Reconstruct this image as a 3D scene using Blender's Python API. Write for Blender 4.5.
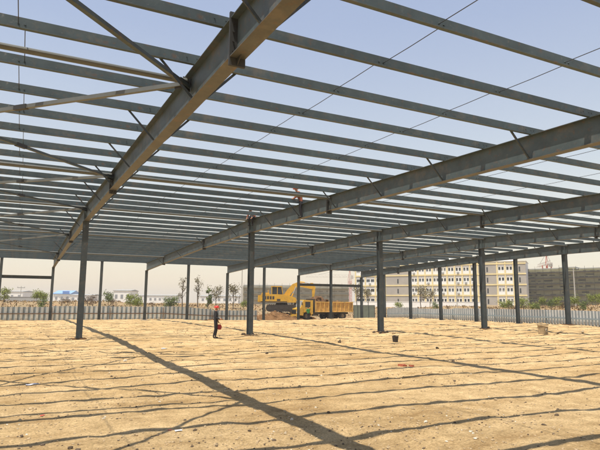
import bpy, math, random
from mathutils import Vector, Matrix, noise
random.seed(7)
PI = math.pi
R = math.radians
scene = bpy.context.scene
col = scene.collection
for o in list(bpy.data.objects):
    bpy.data.objects.remove(o)

# ------------------------------------------------------------------ camera
cam_d = bpy.data.cameras.new('camera')
cam = bpy.data.objects.new('camera', cam_d)
col.objects.link(cam)
cam_d.sensor_width = 36.0
cam_d.lens = 32.61
cam_d.clip_start = 0.05
cam_d.clip_end = 9000
EYE = Vector((0, 0, 1.8))
pitch, roll, yaw = R(8.204), R(0.379), R(26.994)
fw = Vector((math.sin(yaw) * math.cos(pitch), math.cos(yaw) * math.cos(pitch), math.sin(pitch)))
rt = Vector((math.cos(yaw), -math.sin(yaw), 0))
up = rt.cross(fw)
r2 = rt * math.cos(roll) + up * math.sin(roll)
u2 = -rt * math.sin(roll) + up * math.cos(roll)
M = Matrix((r2, u2, -fw)).transposed().to_4x4()
M.translation = EYE
cam.matrix_world = M
scene.camera = cam
F = 543.45


def spot(px, depth, z=0.0):
    """point on the site at a bearing (photo column px, horizon row) and a distance along the view"""
    d = fw * F + r2 * (px - 300) + u2 * (-78.0)
    d = Vector((d.x, d.y, 0))
    f2 = Vector((fw.x, fw.y, 0)).normalized()
    p = d * (depth / d.dot(f2))
    return Vector((p.x, p.y, z))


# ------------------------------------------------------------------ light
TRAVEL = Vector((1.65, 0.92, -6.05))            # direction the sunlight travels
SUN_EL = math.asin(6.05 / TRAVEL.length)
SUN_AZ = math.atan2(-1.65, -0.92)
world = bpy.data.worlds.new('World')
scene.world = world
world.use_nodes = True
wn = world.node_tree
wn.nodes.clear()
wo = wn.nodes.new('ShaderNodeOutputWorld')
bg = wn.nodes.new('ShaderNodeBackground')
sky = wn.nodes.new('ShaderNodeTexSky')
sky.sky_type = 'NISHITA'
sky.sun_disc = False
sky.sun_elevation = SUN_EL
sky.sun_rotation = SUN_AZ
sky.altitude = 0
sky.air_density = 2.0
sky.dust_density = 0.4
sky.ozone_density = 1.0
bg.inputs['Strength'].default_value = 0.107
veil = wn.nodes.new('ShaderNodeMix')             # pale dust veil of a hazy day over the clear-sky model
veil.data_type = 'RGBA'
veil.inputs[0].default_value = 0.6
geo = wn.nodes.new('ShaderNodeNewGeometry')
sepz = wn.nodes.new('ShaderNodeSeparateXYZ')
neg = wn.nodes.new('ShaderNodeMath')
neg.operation = 'MULTIPLY'
neg.inputs[1].default_value = -1.0
cloud = wn.nodes.new('ShaderNodeTexNoise')       # faint uneven thickness of the dust layer
cloud.inputs['Scale'].default_value = 2.2
cloud.inputs['Detail'].default_value = 5
cadd = wn.nodes.new('ShaderNodeMath')
cadd.operation = 'MULTIPLY_ADD'
cadd.inputs[1].default_value = 0.07
vr = wn.nodes.new('ShaderNodeValToRGB')
ve = vr.color_ramp.elements
ve[0].position, ve[0].color = 0.02, (0.93, 0.83, 0.735, 1)
ve[1].position, ve[1].color = 1.0, (0.30, 0.36, 0.56, 1)
for p_, c_ in ((0.14, (0.86, 0.81, 0.80)), (0.27, (0.68, 0.69, 0.79)), (0.50, (0.47, 0.51, 0.72))):
    q_ = ve.new(p_)
    q_.color = (*c_, 1)
vs = wn.nodes.new('ShaderNodeVectorMath')
vs.operation = 'SCALE'
vs.inputs['Scale'].default_value = 6.7
wn.links.new(geo.outputs['Incoming'], sepz.inputs[0])
wn.links.new(geo.outputs['Incoming'], cloud.inputs['Vector'])
wn.links.new(sepz.outputs['Z'], neg.inputs[0])
wn.links.new(cloud.outputs['Fac'], cadd.inputs[0])
wn.links.new(neg.outputs[0], cadd.inputs[2])
wn.links.new(cadd.outputs[0], vr.inputs['Fac'])
wn.links.new(vr.outputs['Color'], vs.inputs[0])
wn.links.new(vs.outputs[0], veil.inputs[7])
wn.links.new(sky.outputs[0], veil.inputs[6])
wn.links.new(veil.outputs[2], bg.inputs['Color'])
wn.links.new(bg.outputs[0], wo.inputs['Surface'])

sun_d = bpy.data.lights.new('sun', 'SUN')
sun_d.energy = 4.6
sun_d.angle = R(0.5)
sun_d.color = (1.0, 0.93, 0.80)
sun = bpy.data.objects.new('sun', sun_d)
col.objects.link(sun)
sun.location = (-20, -10, 70)
sun.rotation_euler = TRAVEL.to_track_quat('-Z', 'Y').to_euler()

scene.view_settings.view_transform = 'Standard'
scene.view_settings.look = 'None'
scene.view_settings.gamma = 1.0
scene.view_settings.exposure = 0.48
scene.view_settings.use_curve_mapping = False
scene.render.engine = 'CYCLES'
scene.render.resolution_x = 1024
scene.render.resolution_y = 768

# ------------------------------------------------------------------ materials
def mat(name, c, rough=0.7, metal=0.0, var=0.18, vscale=3.0, bump=0.0, bscale=30.0, c2=None, spec=0.5, detail=5.0, rust=0.0, rand=0.0):
    m = bpy.data.materials.new(name)
    m.use_nodes = True
    n = m.node_tree.nodes
    l = m.node_tree.links
    b = n['Principled BSDF']
    b.inputs['Roughness'].default_value = rough
    b.inputs['Metallic'].default_value = metal
    b.inputs['Specular IOR Level'].default_value = spec
    tc = n.new('ShaderNodeTexCoord')
    nz = n.new('ShaderNodeTexNoise')
    nz.inputs['Scale'].default_value = vscale
    nz.inputs['Detail'].default_value = detail
    nz.inputs['Roughness'].default_value = 0.65
    l.new(tc.outputs['Object'], nz.inputs['Vector'])
    rp = n.new('ShaderNodeValToRGB')
    rp.color_ramp.elements[0].position = 0.3
    rp.color_ramp.elements[1].position = 0.7
    a = c2 if c2 else tuple(x * (1 - var) for x in c)
    d = c if c2 else tuple(min(1, x * (1 + var)) for x in c)
    rp.color_ramp.elements[0].color = (*a, 1)
    rp.color_ramp.elements[1].color = (*d, 1)
    l.new(nz.outputs['Fac'], rp.inputs['Fac'])
    out = rp.outputs['Color']
    if rust:
        # scuffs, dust runs and rust blooms of worn paint
        for sc_, th, cc, amt in ((5.5, 0.62, (0.16, 0.085, 0.045), rust), (1.3, 0.60, (0.20, 0.165, 0.12), rust * .6), (13.0, 0.66, (0.25, 0.25, 0.23), rust * .7)):
            nr = n.new('ShaderNodeTexNoise')
            nr.inputs['Scale'].default_value = sc_
            nr.inputs['Detail'].default_value = 8
            nr.inputs['Roughness'].default_value = 0.7
            l.new(tc.outputs['Object'], nr.inputs['Vector'])
            mr_ = n.new('ShaderNodeMapRange')
            mr_.inputs['From Min'].default_value = th - .06
            mr_.inputs['From Max'].default_value = th + .06
            mr_.inputs['To Max'].default_value = amt
            l.new(nr.outputs['Fac'], mr_.inputs['Value'])
            mx = n.new('ShaderNodeMix')
            mx.data_type = 'RGBA'
            mx.inputs[7].default_value = (*cc, 1)
            l.new(mr_.outputs[0], mx.inputs[0])
            l.new(out, mx.inputs[6])
            out = mx.outputs[2]
    if rand:
        oi = n.new('ShaderNodeObjectInfo')
        mr_ = n.new('ShaderNodeMapRange')
        mr_.inputs['To Min'].default_value = 1 - rand
        mr_.inputs['To Max'].default_value = 1 + rand
        l.new(oi.outputs['Random'], mr_.inputs['Value'])
        vm = n.new('ShaderNodeVectorMath')
        vm.operation = 'SCALE'
        l.new(out, vm.inputs[0])
        l.new(mr_.outputs[0], vm.inputs['Scale'])
        out = vm.outputs[0]
    l.new(out, b.inputs['Base Color'])
    if bump:
        n2 = n.new('ShaderNodeTexNoise')
        n2.inputs['Scale'].default_value = bscale
        n2.inputs['Detail'].default_value = 6
        l.new(tc.outputs['Object'], n2.inputs['Vector'])
        bp = n.new('ShaderNodeBump')
        bp.inputs['Strength'].default_value = bump
        bp.inputs['Distance'].default_value = 0.05
        l.new(n2.outputs['Fac'], bp.inputs['Height'])
        l.new(bp.outputs['Normal'], b.inputs['Normal'])
    return m


def ground_material():
    m = bpy.data.materials.new('sandy_earth')
    m.use_nodes = True
    n = m.node_tree.nodes
    l = m.node_tree.links
    b = n['Principled BSDF']
    b.inputs['Roughness'].default_value = 0.95
    b.inputs['Specular IOR Level'].default_value = 0.15
    tc = n.new('ShaderNodeTexCoord')

    def nz(s, det=6, ro=0.6, stretch=None):
        t = n.new('ShaderNodeTexNoise')
        t.inputs['Scale'].default_value = s
        t.inputs['Detail'].default_value = det
        t.inputs['Roughness'].default_value = ro
        if stretch:
            mp = n.new('ShaderNodeMapping')
            mp.inputs['Scale'].default_value = stretch
            l.new(tc.outputs['Object'], mp.inputs['Vector'])
            l.new(mp.outputs[0], t.inputs['Vector'])
        else:
            l.new(tc.outputs['Object'], t.inputs['Vector'])
        return t

    def ramp(src, stops):
        r = n.new('ShaderNodeValToRGB')
        e = r.color_ramp.elements
        e[0].position, e[0].color = stops[0][0], (*stops[0][1], 1)
        e[1].position, e[1].color = stops[1][0], (*stops[1][1], 1)
        for p, c in stops[2:]:
            q = e.new(p)
            q.color = (*c, 1)
        l.new(src, r.inputs['Fac'])
        return r

    def mix(fac, a, bb, kind='MIX'):
        x = n.new('ShaderNodeMix')
        x.data_type = 'RGBA'
        x.blend_type = kind
        if isinstance(fac, float):
            x.inputs[0].default_value = fac
        else:
            l.new(fac, x.inputs[0])
        l.new(a, x.inputs[6])
        l.new(bb, x.inputs[7])
        return x.outputs[2]

    big = ramp(nz(0.22, 5, 0.6, (0.6, 1.5, 1)).outputs['Fac'], [(0.32, GC1), (0.68, GC2)])
    mid = ramp(nz(2.2, 8, 0.7).outputs['Fac'], [(0.30, (0.66, 0.62, 0.56)), (0.70, (1.18, 1.18, 1.20))])
    fine = ramp(nz(26, 8, 0.75).outputs['Fac'], [(0.32, (0.50, 0.47, 0.42)), (0.66, (1.22, 1.22, 1.25))])
    c = mix(1.0, big.outputs['Color'], mid.outputs['Color'], 'MULTIPLY')
    c = mix(1.0, c, fine.outputs['Color'], 'MULTIPLY')
    # churned bands where machines turned the soil: soil tones plus furrow shading painted in
    chn = ramp(nz(0.9, 9, 0.75, (0.35, 1.7, 1)).outputs['Fac'], [(0.33, (0.70, 0.64, 0.56)), (0.48, (1.0, 1.0, 1.0)), (0.66, (1.12, 1.14, 1.16))])
    c = mix(1.0, c, chn.outputs['Color'], 'MULTIPLY')
    # scattered pale grit and dark grit of the soil itself
    vo = n.new('ShaderNodeTexVoronoi')
    vo.inputs['Scale'].default_value = 22
    vo.inputs['Randomness'].default_value = 1
    l.new(tc.outputs['Object'], vo.inputs['Vector'])
    gr = ramp(vo.outputs['Distance'], [(0.10, (1, 1, 1)), (0.17, (0, 0, 0))])
    pick = n.new('ShaderNodeSeparateColor')
    l.new(vo.outputs['Color'], pick.inputs[0])
    gate = n.new('ShaderNodeMath')
    gate.operation = 'GREATER_THAN'
    gate.inputs[1].default_value = 0.72
    l.new(pick.outputs[0], gate.inputs[0])
    ml = n.new('ShaderNodeMath')
    ml.operation = 'MULTIPLY'
    l.new(gr.outputs['Color'], ml.inputs[0])
    l.new(gate.outputs[0], ml.inputs[1])
    gcol = ramp(pick.outputs[1], [(0.0, (0.16, 0.11, 0.07)), (0.55, (0.34, 0.24, 0.14)), (0.8, (0.62, 0.54, 0.40))])
    c = mix(ml.outputs[0], c, gcol.outputs['Color'])
    # red earth and dry scrub beyond the fences
    at = n.new('ShaderNodeAttribute')
    at.attribute_name = 'outside'
    far = ramp(nz(0.35, 7, 0.7, (1, 1, 2)).outputs['Fac'], [(0.32, (0.19, 0.135, 0.07)), (0.5, (0.34, 0.25, 0.14)), (0.66, (0.36, 0.20, 0.10))])
    c = mix(at.outputs['Fac'], c, far.outputs['Color'])
    l.new(c, b.inputs['Base Color'])
    add = n.new('ShaderNodeMath')
    add.operation = 'ADD'
    grit = n.new('ShaderNodeMath')
    grit.operation = 'MULTIPLY_ADD'
    grit.inputs[1].default_value = 0.45
    l.new(nz(60, 6, 0.8).outputs['Fac'], grit.inputs[0])
    l.new(nz(14, 8, 0.7).outputs['Fac'], grit.inputs[2])
    l.new(grit.outputs[0], add.inputs[0])
    m2 = n.new('ShaderNodeMath')
    m2.operation = 'MULTIPLY'
    m2.inputs[1].default_value = 0.35
    l.new(ml.outputs[0], m2.inputs[0])
    l.new(m2.outputs[0], add.inputs[1])
    bp = n.new('ShaderNodeBump')
    bp.inputs['Strength'].default_value = 1.0
    bp.inputs['Distance'].default_value = 0.062
    l.new(add.outputs[0], bp.inputs['Height'])
    l.new(bp.outputs['Normal'], b.inputs['Normal'])
    return m


GC1 = (0.62, 0.425, 0.20)
GC2 = (0.84, 0.62, 0.335)
M_ground = ground_material()
STEEL = (0.070, 0.092, 0.096)
M_steel = mat('grey_steel_paint', STEEL, 0.55, 0.0, 0.2, 2.2, 0.04, 40, spec=0.3, rust=0.6, rand=0.14)
M_flange = mat('bounce_lit_flange_paint', (0.088, 0.086, 0.074), 0.5, 0.0, 0.25, 2.5, spec=0.4, rust=0.7)  # warmer tone paints in light bounced up from the sand
M_colm = mat('column_paint', (0.053, 0.067, 0.073), 0.5, 0.0, 0.2, 1.8, spec=0.3, rust=0.6, rand=0.12)
M_tube = mat('tube_paint', (0.105, 0.11, 0.098), 0.45, 0.0, 0.15, 2.0)
M_brace = mat('brace_paint', (0.125, 0.135, 0.13), 0.5, 0.0, 0.15, 2.0)
M_dark = mat('dark_steel', (0.03, 0.031, 0.03), 0.6, 0.0, 0.2, 4)
M_rod = mat('rod_steel', (0.06, 0.065, 0.075), 0.5, 0.3)
M_conc = mat('concrete', (0.42, 0.39, 0.33), 0.9, 0, 0.2, 5, 0.3, 30)
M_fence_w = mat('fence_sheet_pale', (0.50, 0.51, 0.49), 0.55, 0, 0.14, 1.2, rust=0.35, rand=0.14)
M_fence_b = mat('fence_shaded_fold_and_rail', (0.22, 0.27, 0.30), 0.55, 0, 0.2, 1.2, rust=0.35, rand=0.14)  # darker copy for painted shade of the folds; also the right fence rail
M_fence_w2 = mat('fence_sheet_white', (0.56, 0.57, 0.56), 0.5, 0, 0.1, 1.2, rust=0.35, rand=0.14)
M_fence_b2 = mat('fence_sheet_shaded_fold', (0.27, 0.30, 0.32), 0.55, 0, 0.15, 1.2, rust=0.35, rand=0.14)  # darker copy of the white sheet, fold shade painted in
M_rust = mat('rusty_steel', (0.17, 0.11, 0.07), 0.8, 0, 0.35, 5)
M_gate = mat('gate_sheet', (0.16, 0.19, 0.155), 0.6, 0, 0.15, 2)
M_yellow = mat('machine_yellow', (0.74, 0.43, 0.025), 0.5, 0, 0.16, 1.3, c2=(0.52, 0.29, 0.04), rust=0.75)
M_cab = mat('truck_yellow', (0.72, 0.44, 0.035), 0.5, 0, 0.18, 1.6, c2=(0.50, 0.30, 0.06), rust=0.75)
M_bed = mat('truck_bed_tan', (0.64, 0.40, 0.10), 0.7, 0, 0.3, 2.4, rust=0.7)
M_rubber = mat('tyre_rubber', (0.03, 0.027, 0.024), 0.9, 0, 0.3, 6)
M_rim = mat('wheel_rim', (0.22, 0.17, 0.11), 0.6, 0.0, 0.25, 6)
M_track = mat('track_steel', (0.045, 0.036, 0.028), 0.8, 0.0, 0.35, 5)
M_chassis = mat('chassis', (0.05, 0.042, 0.034), 0.8, 0, 0.3, 4)
M_chrome = mat('cylinder_rod', (0.65, 0.65, 0.65), 0.25, 0.8, 0.05)
M_soil = mat('turned_soil', (0.185, 0.10, 0.045), 1.0, 0, 0.4, 2.5, 1.0, 5, spec=0.1)
M_load = mat('dark_soil_load', (0.15, 0.085, 0.045), 1.0, 0, 0.4, 2.5, 1.0, 5, spec=0.1)
M_bedin = mat('truck_bed_brown', (0.50, 0.29, 0.08), 0.75, 0, 0.3, 2.4)
M_stone = mat('stone', (0.40, 0.30, 0.18), 0.95, 0, 0.35, 9, 0.4, 30, spec=0.2)
M_palestone = mat('pale_stone', (0.62, 0.56, 0.45), 0.95, 0, 0.2, 9, 0.3, 30)
M_darkstone = mat('dark_clod', (0.10, 0.07, 0.045), 0.95, 0, 0.35, 9, 0.4, 30)
M_brick = mat('red_brick', (0.42, 0.12, 0.06), 0.9, 0, 0.25, 8, 0.3, 40)
M_plastic = mat('white_plastic', (0.75, 0.75, 0.76), 0.4, 0, 0.06)
M_greyplastic = mat('grey_plastic', (0.55, 0.55, 0.6), 0.5, 0, 0.08)
M_redplastic = mat('red_plastic', (0.55, 0.03, 0.03), 0.4, 0, 0.1)
M_bark = mat('bark', (0.13, 0.10, 0.07), 0.95, 0, 0.3, 9, 0.4, 20)
M_paint_w = mat('white_render', (0.80, 0.79, 0.76), 0.85, 0, 0.07, 0.5)
M_paint_y = mat('yellow_render', (0.76, 0.63, 0.33), 0.85, 0, 0.08, 0.5)
M_paint_g = mat('grey_render', (0.38, 0.35, 0.31), 0.85, 0, 0.08, 0.5)
M_roofgrey = mat('grey_roofing', (0.35, 0.35, 0.34), 0.9, 0, 0.1, 0.3)
M_blue = mat('blue_roof_sheet', (0.22, 0.38, 0.64), 0.6, 0, 0.1, 0.3)
M_blue2 = mat('deep_blue_sheet', (0.10, 0.22, 0.55), 0.6, 0, 0.1, 0.3)
M_pole = mat('pole_concrete', (0.42, 0.40, 0.36), 0.9, 0, 0.1, 3)
M_cloth = mat('dark_work_cloth', (0.018, 0.018, 0.024), 0.95, 0, 0.3, 12)
M_boot = mat('boot_leather', (0.02, 0.016, 0.014), 0.7)
M_skin = mat('skin', (0.36, 0.18, 0.10), 0.6, 0, 0.06)
M_helmet = mat('red_helmet', (0.62, 0.03, 0.02), 0.3, 0, 0.04)
M_orange = mat('orange_cloth', (0.20, 0.055, 0.022), 0.9, 0, 0.2, 12)
M_greencloth = mat('green_cloth', (0.02, 0.20, 0.05), 0.9, 0, 0.2, 12)
M_hair = mat('black_hair', (0.012, 0.010, 0.009), 0.6)
M_bag = mat('red_bag', (0.36, 0.03, 0.03), 0.6, 0, 0.2, 10)
M_crane_r = mat('crane_red', (0.50, 0.10, 0.06), 0.6, 0, 0.1)
M_crane_w = mat('crane_white', (0.60, 0.56, 0.50), 0.6, 0, 0.1)


def glassmat():
    m = mat('dark_glass', (0.03, 0.035, 0.04), 0.08, 0, 0.1)
    return m


M_glass = glassmat()
M_farglass = mat('hazed_far_glass', (0.24, 0.25, 0.27), 0.3, 0, 0.1)  # paler copy of the dark glass, distance haze put into the colour


def screen_glass():
    return mat('dusty_windscreen', (0.30, 0.30, 0.28), 0.15, 0, 0.15, 4)


M_screen = screen_glass()


def leafmat(name, c, var=0.45):
    m = mat(name, c, 0.75, 0, var, 1.4, spec=0.2)
    return m


M_leaf_y = leafmat('fresh_leaves', (0.20, 0.23, 0.045))
M_leaf_g = leafmat('mid_leaves', (0.125, 0.16, 0.045))
M_leaf_d = leafmat('dry_leaves', (0.19, 0.165, 0.09))
M_leaf_b = leafmat('brown_twigs', (0.12, 0.075, 0.04))
M_straw = leafmat('straw', (0.26, 0.17, 0.07))


def netmat(name, c1, c2, sx, sz):
    """green scaffold netting with horizontal lifts and vertical seams, a woven pattern of the cloth"""
    m = bpy.data.materials.new(name)
    m.use_nodes = True
    n = m.node_tree.nodes
    l = m.node_tree.links
    b = n['Principled BSDF']
    b.inputs['Roughness'].default_value = 0.95
    tc = n.new('ShaderNodeTexCoord')
    mp = n.new('ShaderNodeMapping')
    mp.inputs['Scale'].default_value = (sx, sx, sz)
    l.new(tc.outputs['Object'], mp.inputs['Vector'])
    t = n.new('ShaderNodeTexNoise')
    t.inputs['Scale'].default_value = 1.0
    t.inputs['Detail'].default_value = 7
    t.inputs['Roughness'].default_value = 0.75
    l.new(mp.outputs[0], t.inputs['Vector'])
    r = n.new('ShaderNodeValToRGB')
    r.color_ramp.elements[0].position = 0.34
    r.color_ramp.elements[1].position = 0.66
    r.color_ramp.elements[0].color = (*c1, 1)
    r.color_ramp.elements[1].color = (*c2, 1)
    l.new(t.outputs['Fac'], r.inputs['Fac'])
    l.new(r.outputs['Color'], b.inputs['Base Color'])
    return m


M_net = netmat('olive_netting', (0.16, 0.150, 0.08), (0.31, 0.285, 0.17), 0.25, 1.4)
M_gap2 = mat('faded_netting_gap', (0.22, 0.20, 0.145), 0.9, 0, 0.2, 1.0)
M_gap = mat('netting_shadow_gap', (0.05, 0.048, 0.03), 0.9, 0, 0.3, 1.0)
M_net2 = netmat('faded_netting', (0.30, 0.275, 0.205), (0.42, 0.385, 0.30), 0.3, 1.2)


# ------------------------------------------------------------------ helpers
class MB:
    def __init__(s):
        s.v, s.f, s.mi = [], [], []

    def quadbox(s, pts, mi=0):
        b = len(s.v)
        s.v += [Vector(p) for p in pts]
        for q in ((0, 3, 2, 1), (4, 5, 6, 7), (0, 1, 5, 4), (1, 2, 6, 5), (2, 3, 7, 6), (3, 0, 4, 7)):
            s.f.append([b + i for i in q])
            s.mi.append(mi)
        return s

    def box(s, x0, x1, y0, y1, z0, z1, mi=0):
        return s.quadbox([(x0, y0, z0), (x1, y0, z0), (x1, y1, z0), (x0, y1, z0),
                          (x0, y0, z1), (x1, y0, z1), (x1, y1, z1), (x0, y1, z1)], mi)

    def bar(s, p0, p1, w, h, upv=(0, 0, 1), mi=0):
        p0, p1 = Vector(p0), Vector(p1)
        d = (p1 - p0).normalized()
        a = d.cross(Vector(upv))
        if a.length < 1e-4:
            a = d.cross(Vector((1, 0, 0)))
        a.normalize()
        b = a.cross(d)
        a *= w / 2
        b *= h / 2
        return s.quadbox([p0 - a - b, p0 + a - b, p0 + a + b, p0 - a + b, p1 - a - b, p1 + a - b, p1 + a + b, p1 - a + b], mi)

    def tube(s, pts, rad, n=8, cap=True, mi=0):
        pts = [Vector(p) for p in pts]
        if not isinstance(rad, (list, tuple)):
            rad = [rad] * len(pts)
        base = len(s.v)
        ref = None
        for i, p in enumerate(pts):
            d = (pts[min(i + 1, len(pts) - 1)] - pts[max(i - 1, 0)]).normalized()
            if ref is None or abs(d.dot(ref)) > 0.95:
                ref = Vector((0, 0, 1)) if abs(d.z) < 0.9 else Vector((1, 0, 0))
            a = d.cross(ref).normalized()
            b = d.cross(a)
            for k in range(n):
                t = 2 * PI * k / n
                s.v.append(p + (a * math.cos(t) + b * math.sin(t)) * rad[i])
        for i in range(len(pts) - 1):
            for k in range(n):
                s.f.append([base + i * n + k, base + i * n + (k + 1) % n, base + (i + 1) * n + (k + 1) % n, base + (i + 1) * n + k])
                s.mi.append(mi)
        if cap:
            s.f.append([base + k for k in range(n)])
            s.f.append([base + (len(pts) - 1) * n + k for k in reversed(range(n))])
            s.mi += [mi, mi]
        return s

    def prism(s, poly, axis, a0, a1, mi=0):
        """poly: list of 2-D points; axis 0/1/2 extruded from a0 to a1"""
        b = len(s.v)
        n = len(poly)

        def mk(p, a):
            if axis == 0:
                return Vector((a, p[0], p[1]))
            if axis == 1:
                return Vector((p[0], a, p[1]))
            return Vector((p[0], p[1], a))
        s.v += [mk(p, a0) for p in poly] + [mk(p, a1) for p in poly]
        s.f.append([b + i for i in range(n)])
        s.f.append([b + n + i for i in reversed(range(n))])
        s.mi += [mi, mi]
        for i in range(n):
            j = (i + 1) % n
            s.f.append([b + i, b + n + i, b + n + j, b + j])
            s.mi.append(mi)
        return s

    def blob(s, c, rx, ry, rz, seed=0, amp=0.25, sub=1, mi=0):
        """a rough stone or clod"""
        nu, nv = (8, 5) if sub == 1 else (14, 9)
        if sub == 0:
            nu, nv = 6, 4
        b = len(s.v)
        c = Vector(c)
        for j in range(nv + 1):
            th = PI * j / nv
            for i in range(nu):
                ph = 2 * PI * i / nu
                d = Vector((math.sin(th) * math.cos(ph), math.sin(th) * math.sin(ph), math.cos(th)))
                k = 1 + amp * noise.noise(d * 1.7 + Vector((seed * 3.1, seed * 1.7, seed)))
                s.v.append(c + Vector((d.x * rx, d.y * ry, d.z * rz)) * k)
        for j in range(nv):
            for i in range(nu):
                s.f.append([b + j * nu + i, b + (j + 1) * nu + i, b + (j + 1) * nu + (i + 1) % nu, b + j * nu + (i + 1) % nu])
                s.mi.append(mi)
        return s

    def build(s, name, m, parent=None, smooth=False, local=False, origin=None):
        me = bpy.data.meshes.new(name)
        off = Vector((0, 0, 0))
        if parent is not None and not local:
            q = parent
            while q is not None:
                off += q.location
                q = q.parent
        if origin is not None:
            off = Vector(origin)
        me.from_pydata([tuple(p - off) for p in s.v], [], s.f)
        mats = m if isinstance(m, (list, tuple)) else [m]
        for x in mats:
            me.materials.append(x)
        if len(mats) > 1:
            me.polygons.foreach_set('material_index', s.mi)
        if smooth:
            me.polygons.foreach_set('use_smooth', [True] * len(me.polygons))
        me.update()
        import bmesh
        bm = bmesh.new()
        bm.from_mesh(me)
        bmesh.ops.recalc_face_normals(bm, faces=bm.faces)
        bm.to_mesh(me)
        bm.free()
        o = bpy.data.objects.new(name, me)
        col.objects.link(o)
        if parent is not None:
            o.parent = parent
        elif origin is not None:
            o.location = off
        return o


def tag(o, label, cat, group=None, kind=None):
    o['label'] = label
    o['category'] = cat
    if group:
        o['group'] = group
    if kind:
        o['kind'] = kind
    return o


def thing(name, label, cat, loc=(0, 0, 0), rz=0.0, group=None):
    o = bpy.data.objects.new(name, None)
    o.empty_display_size = 0.2
    col.objects.link(o)
    o.location = loc
    o.rotation_euler = (0, 0, rz)
    return tag(o, label, cat, group)


def dup(root, loc, rz=0.0, sc=1.0, label=None):
    r = root.copy()
    col.objects.link(r)
    r.location = loc
    r.rotation_euler = (0, 0, rz)
    r.scale = (sc, sc, sc)
    if label:
        r['label'] = label
    for ch in list(root.children):
        c = ch.copy()
        col.objects.link(c)
        c.parent = r
        for g in ch.children:
            d = g.copy()
            col.objects.link(d)
            d.parent = c
    return r


ORD = ['first', 'second', 'third', 'fourth', 'fifth', 'sixth', 'seventh', 'eighth', 'ninth', 'tenth', 'eleventh',
       'twelfth', 'thirteenth', 'fourteenth', 'fifteenth', 'sixteenth', 'seventeenth', 'eighteenth', 'nineteenth', 'twentieth']


def smooth01(t):
    t = max(0.0, min(1.0, t))
    return t * t * (3 - 2 * t)


# ------------------------------------------------------------------ ground
X1, BAY, YC, YW = 2.747, 9.127, 29.58, 59.42
FR = [X1 + BAY * i for i in range(-1, 5)]          # six portal frames
XG = FR[5]


def outside(x, y):
    return smooth01((max(y - 63.5, x - 43.0) - 0.0) / 3.0)


def gz(x, y, fine=True):
    z = -0.22 + 0.17 * smooth01((y - 14) / 22) + 0.20 * smooth01((x - 24) / 14)
    z -= smooth01((y - 54.0) / 8.0) * (0.20 * smooth01((x - 24) / 14) + 0.34 * smooth01((x - 15) / 6))
    d = max(y - 64.0, x - 44.0)
    z += 1.75 * smooth01((d - 4) / 42)
    p = Vector((x, y, 0))
    near = 1 - smooth01((d + 3) / 6)
    if fine:
        z += 0.085 * noise.noise(p * 0.23 + Vector((3, 1, 0)))
        z += (0.030 * noise.noise(p * 0.9) + 0.020 * noise.noise(p * 2.6 + Vector((9, 4, 2))) * (0.5 + near) + 0.010 * noise.noise(p * 6.0)) + (0.060 * max(0.0, noise.noise(Vector((x * .9 + 1, y * 2.4, 3)))) + 0.045 * max(0.0, noise.noise(Vector((x * 2.6, y * 5.0, 7))))) * smooth01((y - 15) / 8) * near
        # low ruts and ridges left by machines, running roughly along the frames
        rr = noise.noise(Vector((x * 0.10, y * 0.75, 5)))
        z += 0.05 * max(0, rr) * near * smooth01((y - 12) / 8)
        z += 0.5 * smooth01((d - 10) / 30) * noise.noise(p * 0.07)
    # earth piled round the column footings
    for X in FR:
        q = (x - X) ** 2 + (y - YC) ** 2
        if q < 4:
            z += 0.09 * math.exp(-q / 0.8)
    return z


def make_ground():
    angs = []
    a = -180.0
    while a < 180:
        angs.append(a)
        a += 0.22 if -5 <= a <= 60 else (1.0 if -40 <= a <= 95 else 5.0)
    rs = [0.6]
    while rs[-1] < 75:
        rs.append(rs[-1] * 1.0092 + 0.004)
    while rs[-1] < 1500:
        rs.append(rs[-1] * 1.06)
    V = [(0, 0, gz(0, 0))]
    OUT = [0.0]
    na = len(angs)
    for r in rs:
        for a in angs:
            x, y = r * math.sin(R(a)), r * math.cos(R(a))
            z = gz(x, y, r < 400) if r < 600 else 1.53
            V.append((x, y, z))
            OUT.append(outside(x, y))
    Fc = []
    for k in range(na):
        Fc.append((0, 1 + (k + 1) % na, 1 + k))
    for i in range(len(rs) - 1):
        b0, b1 = 1 + i * na, 1 + (i + 1) * na
        for k in range(na):
            k2 = (k + 1) % na
            Fc.append((b0 + k, b0 + k2, b1 + k2, b1 + k))
    me = bpy.data.meshes.new('ground')
    me.from_pydata(V, [], Fc)
    at = me.attributes.new('outside', 'FLOAT', 'POINT')
    at.data.foreach_set('value', OUT)
    me.materials.append(M_ground)
    me.polygons.foreach_set('use_smooth', [True] * len(me.polygons))
    me.update()
    o = bpy.data.objects.new('ground', me)
    col.objects.link(o)
    o['kind'] = 'structure'
    return o


make_ground()

# ------------------------------------------------------------------ steel frame
def zt(y):
    return 6.70 - (0.0215 if y < YC else 0.025) * abs(y - YC)


DEPTH = [(-0.26, .74), (7.6, .66), (20.5, .66), (29.58, .80), (38.9, .66), (51.6, .72), (59.42, .79)]


def dep(y):
    for (a, da), (b, db) in zip(DEPTH, DEPTH[1:]):
        if a <= y <= b:
            return da + (db - da) * (y - a) / (b - a)
    return DEPTH[-1][1]


def zb(y):
    return zt(y) - dep(y)


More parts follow.
